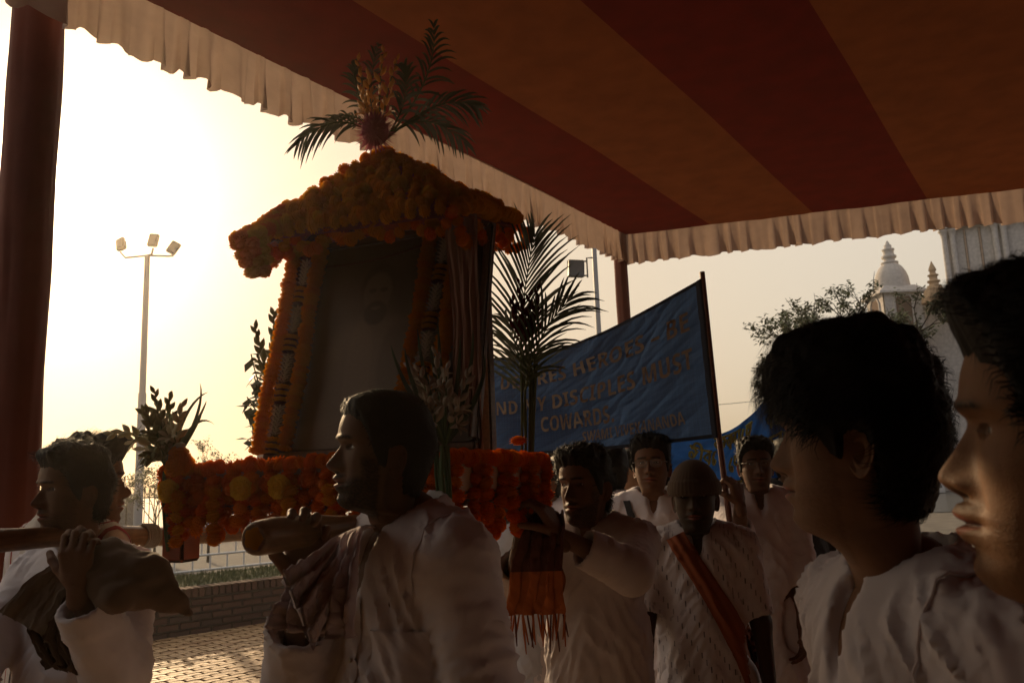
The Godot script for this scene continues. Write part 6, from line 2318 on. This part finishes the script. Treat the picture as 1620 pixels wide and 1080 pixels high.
	var p7 := person({"label": "banner holder in spectacles and white kurta gripping the pole in his raised fist", "head": at(1197, 742, 4.0), "size": 0.96, "hy": -8.0, "ty": -6.0, "hp": 0.0, "skin": Color(0.135, 0.068, 0.042), "seed": 37, "glasses": true, "beard": 0.2, "stache": 0.3, "cell": 0.012, "vee": 0.075,
		"hair": {"top": 0.03, "side": 0.012, "back": 0.014, "strands": 1200, "len": 0.018, "wave": 0.4, "lift": 0.5}, "puff": 1.05, "sleeve": 0.3,
		"arms": [{"wrist": at(1272, 1010, 3.9), "hint": Vector3(0.6, 0, -0.4)}, {"wrist": bp + Vector3(0.035, -0.075, 0.03), "hint": Vector3(0.2, -1.0, 0.2), "hand": {"d": Vector3(-0.12, 1.0, 0.0), "n": Vector3(-0.55, 0.0, -0.8), "t": Vector3(-0.75, 0.2, 0.65), "curl": [1.0, 1.0, 1.05, 1.1], "thumb": 0.8}}]})

	# foreground profiles at the right
	var p8 := person({"label": "young man in profile with thick dark hair over his brow, right foreground", "head": at(1354, 714, 1.14), "size": 1.0, "hy": -117.0, "ty": -82.0, "hp": -1.0, "skin": mid, "seed": 41, "beard": 0.25, "stache": 0.25, "sub": 9, "cols": 144, "wide": 1.02, "jaw": 1.1, "nose": 0.9,
		"hair": {"top": 0.046, "side": 0.020, "back": 0.024, "fringe": -0.008, "low": 0.036, "strands": 9000, "len": 0.035, "wave": 0.25, "comb": Vector3(0, -0.35, 0.6), "lift": 0.12}, "sleeve": 0.85, "cell": 0.0075, "vee": 0.11, "placket": true, "pocket": false, "collar": false, "fold": 1.35, "neck": 0.055, "seams": [0]})
	var p9 := person({"label": "man's large sunlit face in profile at the right edge, nearest the viewer", "head": at(1738, 735, 0.66), "hy": -123.0, "ty": -110.0, "hp": 3.0, "skin": Color(0.175, 0.085, 0.040), "seed": 43, "beard": 0.22, "stache": 0.5, "sub": 10, "cols": 160, "nose": 0.86, "lips": 1.3,
		"hair": {"top": 0.036, "side": 0.016, "back": 0.025, "fringe": 0.012, "strands": 9000, "len": 0.02, "wave": 0.2, "comb": Vector3(0, 0.1, 0.5), "lift": 0.3, "edge": 0.8}, "cell": 0.011, "size": 1.0})

	# further back, between the others
	var back := "people further back in the procession"
	person({"label": "young man looking down in profile behind the smiling man", "group": back, "head": at(1006, 752, 4.9), "hy": -84.0, "ty": -70.0, "hp": -6.0, "skin": Color(0.26, 0.15, 0.09), "seed": 47, "beard": 0.0, "cell": 0.016, "hair": {"top": 0.03, "side": 0.014, "back": 0.02, "fringe": 0.014, "strands": 300}})
	person({"label": "man seen from behind between the rear bearer and the smiling man", "group": back, "head": at(968, 753, 4.4), "hy": 165.0, "ty": 160.0, "skin": dark, "seed": 53, "beard": 0.0, "eyes": false, "cell": 0.016, "hair": {"top": 0.026, "side": 0.014, "back": 0.02, "strands": 300}})
	person({"label": "man in a black coat half hidden behind the foreground profile", "group": back, "head": at(1252, 734, 4.7), "hy": 24.0, "ty": 10.0, "skin": dark, "seed": 59, "beard": 0.7, "garment": "coat", "cloth": M.black, "trousers": M.black, "cell": 0.016, "hair": {"top": 0.02, "side": 0.012, "back": 0.016, "strands": 300}})
	person({"label": "person in pale kurta mostly hidden behind the palanquin's garlanded side", "group": back, "head": at(800, 765, 3.9), "hy": -20.0, "ty": -20.0, "skin": dark, "seed": 61, "beard": 0.2, "cell": 0.016, "cloth": fabric(lin(0.50, 0.52, 0.58)), "hair": {"top": 0.026, "side": 0.014, "back": 0.02, "strands": 300}})
	person({"label": "person in white showing between the palm bouquet and the rear bearer", "group": back, "head": at(862, 768, 5.2), "hy": -60.0, "ty": -30.0, "skin": dark, "seed": 67, "beard": 0.0, "cell": 0.016, "hair": {"top": 0.026, "side": 0.014, "back": 0.02, "strands": 300}})

# ---------- banners ----------
func lettering(words: String, size: float) -> ArrayMesh:
	var tm := TextMesh.new()
	var f := SystemFont.new()
	f.font_names = PackedStringArray(["Droid Sans"])
	f.font_weight = 700
	tm.font = f
	tm.text = words
	tm.font_size = 64
	tm.pixel_size = size / 64.0
	tm.depth = 0.0
	tm.curve_step = 1.0
	tm.horizontal_alignment = HORIZONTAL_ALIGNMENT_LEFT
	var out := ArrayMesh.new()
	out.add_surface_from_arrays(Mesh.PRIMITIVE_TRIANGLES, tm.get_mesh_arrays())
	return out

func build_banners() -> void:
	var blue := mat(lin(0.036, 0.072, 0.175), 0.85)
	var weave := Image.create(128, 128, false, Image.FORMAT_RGB8)
	for y in 128:
		for x in 128:
			var g := 0.72 + 0.14 * rnd(x * 3 + 17) + 0.14 * rnd(y * 5 + 900) - 0.1 * rnd(x * 131 + y * 7)
			weave.set_pixel(x, y, Color(g, g, g))
	blue.albedo_texture = ImageTexture.create_from_image(weave)
	blue.uv1_scale = Vector3(7, 4, 1)
	blue.backlight_enabled = true
	blue.backlight = Color(1.0, 1.0, 1.0)
	var hemm := mat(lin(0.006, 0.010, 0.025), 0.9)
	var gilt := mat(lin(0.15, 0.095, 0.055), 0.7)
	var wood := mottled(mat(lin(0.16, 0.05, 0.03), 0.5), 0.04, 0.7, 1.0, 4.0)
	# banner one: right edge on its pole, left edge further off behind the palanquin
	var tr := at(1111, 440, 3.62)
	var br := at(1138, 692, 3.62)
	var tl := at(700, 560, 4.5)
	var bl := at(700, 722, 4.5)
	var b := thing("banner", "blue cloth banner with gold English lettering held on a pole above the crowd", "banner")
	var surf := func(u: float, v: float) -> Vector3:   # u from the left edge to the pole, v downwards
		var top := tl.lerp(tr, u) - Vector3(0, 0.16 * sin(u * PI) * (1.0 - 0.25 * u), 0)
		var bot := bl.lerp(br, u) - Vector3(0, 0.02 * sin(u * PI), 0)
		var p := top.lerp(bot, v)
		var w := 0.014 * sin(u * 9.0 + v * 5.0) + 0.024 * soft.get_noise_2d(u * 5.0 + v * 2.5, v * 1.6 + u) + 0.014 * (pow(1.0 - absf(soft.get_noise_2d((u + v * 0.55) * 6.0, (v - u) * 1.6)), 5.0) - 0.4) + 0.006 * soft.get_noise_2d((u + v * 0.7) * 22.0, (v - u) * 5.0)
		return p + Vector3(0.2, 0, 1) * w * (1.0 - pow(u, 12.0))
	var s := Shape.new()
	s.grid(320, 130, surf)
	put(s, "cloth", blue, b)
	var hs := Shape.new()
	hs.grid(4, 30, func(u: float, v: float) -> Vector3: return surf.call(0.978 + 0.022 * u, v) + Vector3(0, 0, 0.003 + 0.016 * sin(u * PI)))
	put(hs, "pole_sleeve", hemm, b)
	for v0 in [0.0, 0.975]:
		var e := Shape.new()
		e.grid(150, 2, func(u: float, v: float) -> Vector3: return surf.call(u, v0 + 0.025 * v) + Vector3(0, 0, 0.003))
		put(e, "hem", hemm, b)
	var write := func(words: String, u0: float, u1: float, v0: float, v1: float, h: float, m: Material, parent: Node3D, surface: Callable) -> void:
		var am := lettering(words, 1.0)
		var arr := am.surface_get_arrays(0)
		var vs: PackedVector3Array = arr[Mesh.ARRAY_VERTEX]
		var lo := Vector3.INF
		var hi := -Vector3.INF
		for p in vs:
			lo = lo.min(p)
			hi = hi.max(p)
		var o := Shape.new()
		var ia: PackedInt32Array = arr[Mesh.ARRAY_INDEX]
		var todo: PackedInt32Array = ia if ia.size() > 0 else PackedInt32Array(range(vs.size()))
		var mids := {}
		var most: float = (hi.x - lo.x) * 0.008 / (u1 - u0)
		while todo.size() > 0:   # long triangles are split so that the letters follow the cloth
			var n := todo.size()
			var t3 := [todo[n - 3], todo[n - 2], todo[n - 1]]
			todo.resize(n - 3)
			var e := 0
			for k in 3:
				if vs[t3[k]].distance_squared_to(vs[t3[(k + 1) % 3]]) > vs[t3[e]].distance_squared_to(vs[t3[(e + 1) % 3]]): e = k
			var i0: int = t3[e]
			var i1: int = t3[(e + 1) % 3]
			var i2: int = t3[(e + 2) % 3]
			if vs[i0].distance_to(vs[i1]) < most:
				o.ix.append_array([i0, i1, i2])
				continue
			var key := Vector2i(mini(i0, i1), maxi(i0, i1))
			if not mids.has(key):
				mids[key] = vs.size()
				vs.append((vs[i0] + vs[i1]) * 0.5)
			todo.append_array([i0, mids[key], i2, mids[key], i1, i2])
		for p in vs:
			var a := (p.x - lo.x) / (hi.x - lo.x)
			var y := (p.y - lo.y) / (hi.y - lo.y)
			o.add(surface.call(lerpf(u0, u1, a), lerpf(v0, v1, a) + h * (1.0 - y)) + Vector3(0, 0, 0.013))
		put(o, "lettering", m, parent).set_meta("kind", "stuff")
	write.call("DESIRES HEROES – BE", 0.26, 0.945, 0.20, 0.16, 0.13, gilt, b, surf)
	write.call("AND MY DISCIPLES MUST", 0.19, 0.945, 0.46, 0.40, 0.14, gilt, b, surf)
	write.call("COWARDS.", 0.41, 0.675, 0.645, 0.635, 0.15, gilt, b, surf)
	write.call("SWAMI VIVEKANANDA", 0.56, 0.90, 0.83, 0.80, 0.09, gilt, b, surf)
	var pole := Shape.new()
	var pt := at(1111, 430, 3.62)
	var pbm := at(1158, 850, 3.62)
	pole.tube([pt, br, pbm], [0.012, 0.0125, 0.013], 10)
	put(pole, "banner_pole", wood, b)
	# banner two, behind, with Bengali lettering drawn in strokes
	var b2 := thing("banner", "second blue banner with yellow Bengali lettering sagging behind the banner holder", "banner")
	var q0 := at(1060, 640, 5.0)
	var q1 := at(1270, 560, 5.3)
	var q2 := at(1040, 800, 5.0)
	var q3 := at(1290, 840, 5.3)
	var surf2 := func(u: float, v: float) -> Vector3:
		var top := q0.lerp(q1, u) - Vector3(0, 0.34 * sin(pow(u, 0.8) * PI) * (1.0 - 0.35 * u), 0)
		var p := top.lerp(q2.lerp(q3, u), v)
		return p + Vector3(0, 0, 1) * (0.02 * sin(u * 14.0 - v * 6.0) + 0.03 * soft.get_noise_2d(u * 6.0 + v * 4.0, v * 2.0))
	var s2 := Shape.new()
	s2.grid(80, 50, surf2)
	var blue2 := blue.duplicate()
	blue2.albedo_color = lin(0.012, 0.052, 0.21)
	put(s2, "cloth", blue2, b2)
	var yel := mat(lin(0.38, 0.36, 0.03), 0.7)
	yel.backlight_enabled = true
	yel.backlight = Color(0.6, 0.6, 0.6)
	# letters as strokes on a unit square, y down: the head line and what hangs from it
	var glyphs := {
		"ja": [[[0, 0], [1, 0]], [[0.15, 0.15], [0.55, 0.12], [0.75, 0.4], [0.55, 0.75], [0.2, 0.7], [0.15, 0.45], [0.4, 0.4], [0.55, 0.6]], [[0.75, 0.4], [0.95, 0.2]]],
		"ii": [[[0, 0], [0.5, 0]], [[0.3, 0], [0.3, 1.0]], [[0.3, 0], [0.1, -0.35], [-0.4, -0.4], [-0.7, -0.1]]],
		"ba": [[[0, 0], [1, 0]], [[0.75, 0], [0.75, 1.0]], [[0.75, 0.12], [0.1, 0.5], [0.75, 0.85]]],
		"e": [[[0.3, 0.05], [0.1, 0.4], [0.15, 0.8], [0.4, 0.95], [0.5, 0.7], [0.3, 0.6]]],
		"pa": [[[0, 0], [1, 0]], [[0.75, 0], [0.75, 1.0]], [[0.2, 0.05], [0.15, 0.4], [0.4, 0.6], [0.75, 0.45]], [[0.35, 0.1], [0.5, 0.25]]],
		"ma": [[[0, 0], [1, 0]], [[0.75, 0], [0.75, 1.0]], [[0.2, 0.05], [0.2, 0.7], [0.4, 0.8], [0.45, 0.55], [0.2, 0.5]], [[0.4, 0.6], [0.75, 0.6]]],
		"ka": [[[0, 0], [1.1, 0]], [[0.6, 0], [0.6, 1.0]], [[0.6, 0.12], [0.1, 0.5], [0.6, 0.85]], [[0.6, 0.2], [0.95, 0.25], [1.0, 0.55], [0.8, 0.6]]],
		"ra": [[[0, 0], [1, 0]], [[0.75, 0], [0.75, 0.8]], [[0.75, 0.12], [0.1, 0.45], [0.75, 0.75]], [[0.35, 0.95], [0.42, 1.0]]]}
	var lines := [[["ja", "ii", "ba", "e"], 0.14, 0.22, 0.055], [["e", "pa", "ra", "ma"], 0.42, 0.32, 0.055], [["ka", "ra", "e", "ba"], 0.68, 0.30, 0.055], [["ra", "ja", "ka", "ma", "e", "pa"], 0.30, 0.05, 0.045], [["ba", "ka", "ma", "ra"], 0.68, 0.06, 0.05], [["ma", "pa", "e", "ja", "ra", "ka", "ba"], 0.10, 0.60, 0.06]]
	for l in lines:
		var x: float = l[1]
		for g in l[0]:
			for stroke in glyphs[g]:
				var pts := []
				for i in (stroke.size() - 1) * 3 + 1:
					var v: float = float(i) / ((stroke.size() - 1) * 3)
					var arr := []
					for q in stroke:
						arr.append(Vector3(q[0], q[1], 0))
					var c := path_at(arr, v)
					pts.append(surf2.call(clampf(x + c.x * l[3], 0.0, 1.0), clampf(l[2] + c.y * 0.17 + (x - 0.3) * 0.10, 0.0, 1.0)) + Vector3(0, 0, 0.008))
				var st := Shape.new()
				st.tube(pts, [0.008], 5)
				put(st, "letter_stroke", yel, b2)
			x += l[3] * (1.08 if g != "e" and g != "ii" else 0.6)
	for e in [[q0, q2], [q1, q3]]:
		var pl := Shape.new()
		pl.tube([e[0] + Vector3(0, 0.04, 0), e[1] - Vector3(0, 0.6, 0)], [0.013], 8)
		put(pl, "banner_pole", wood, b2)
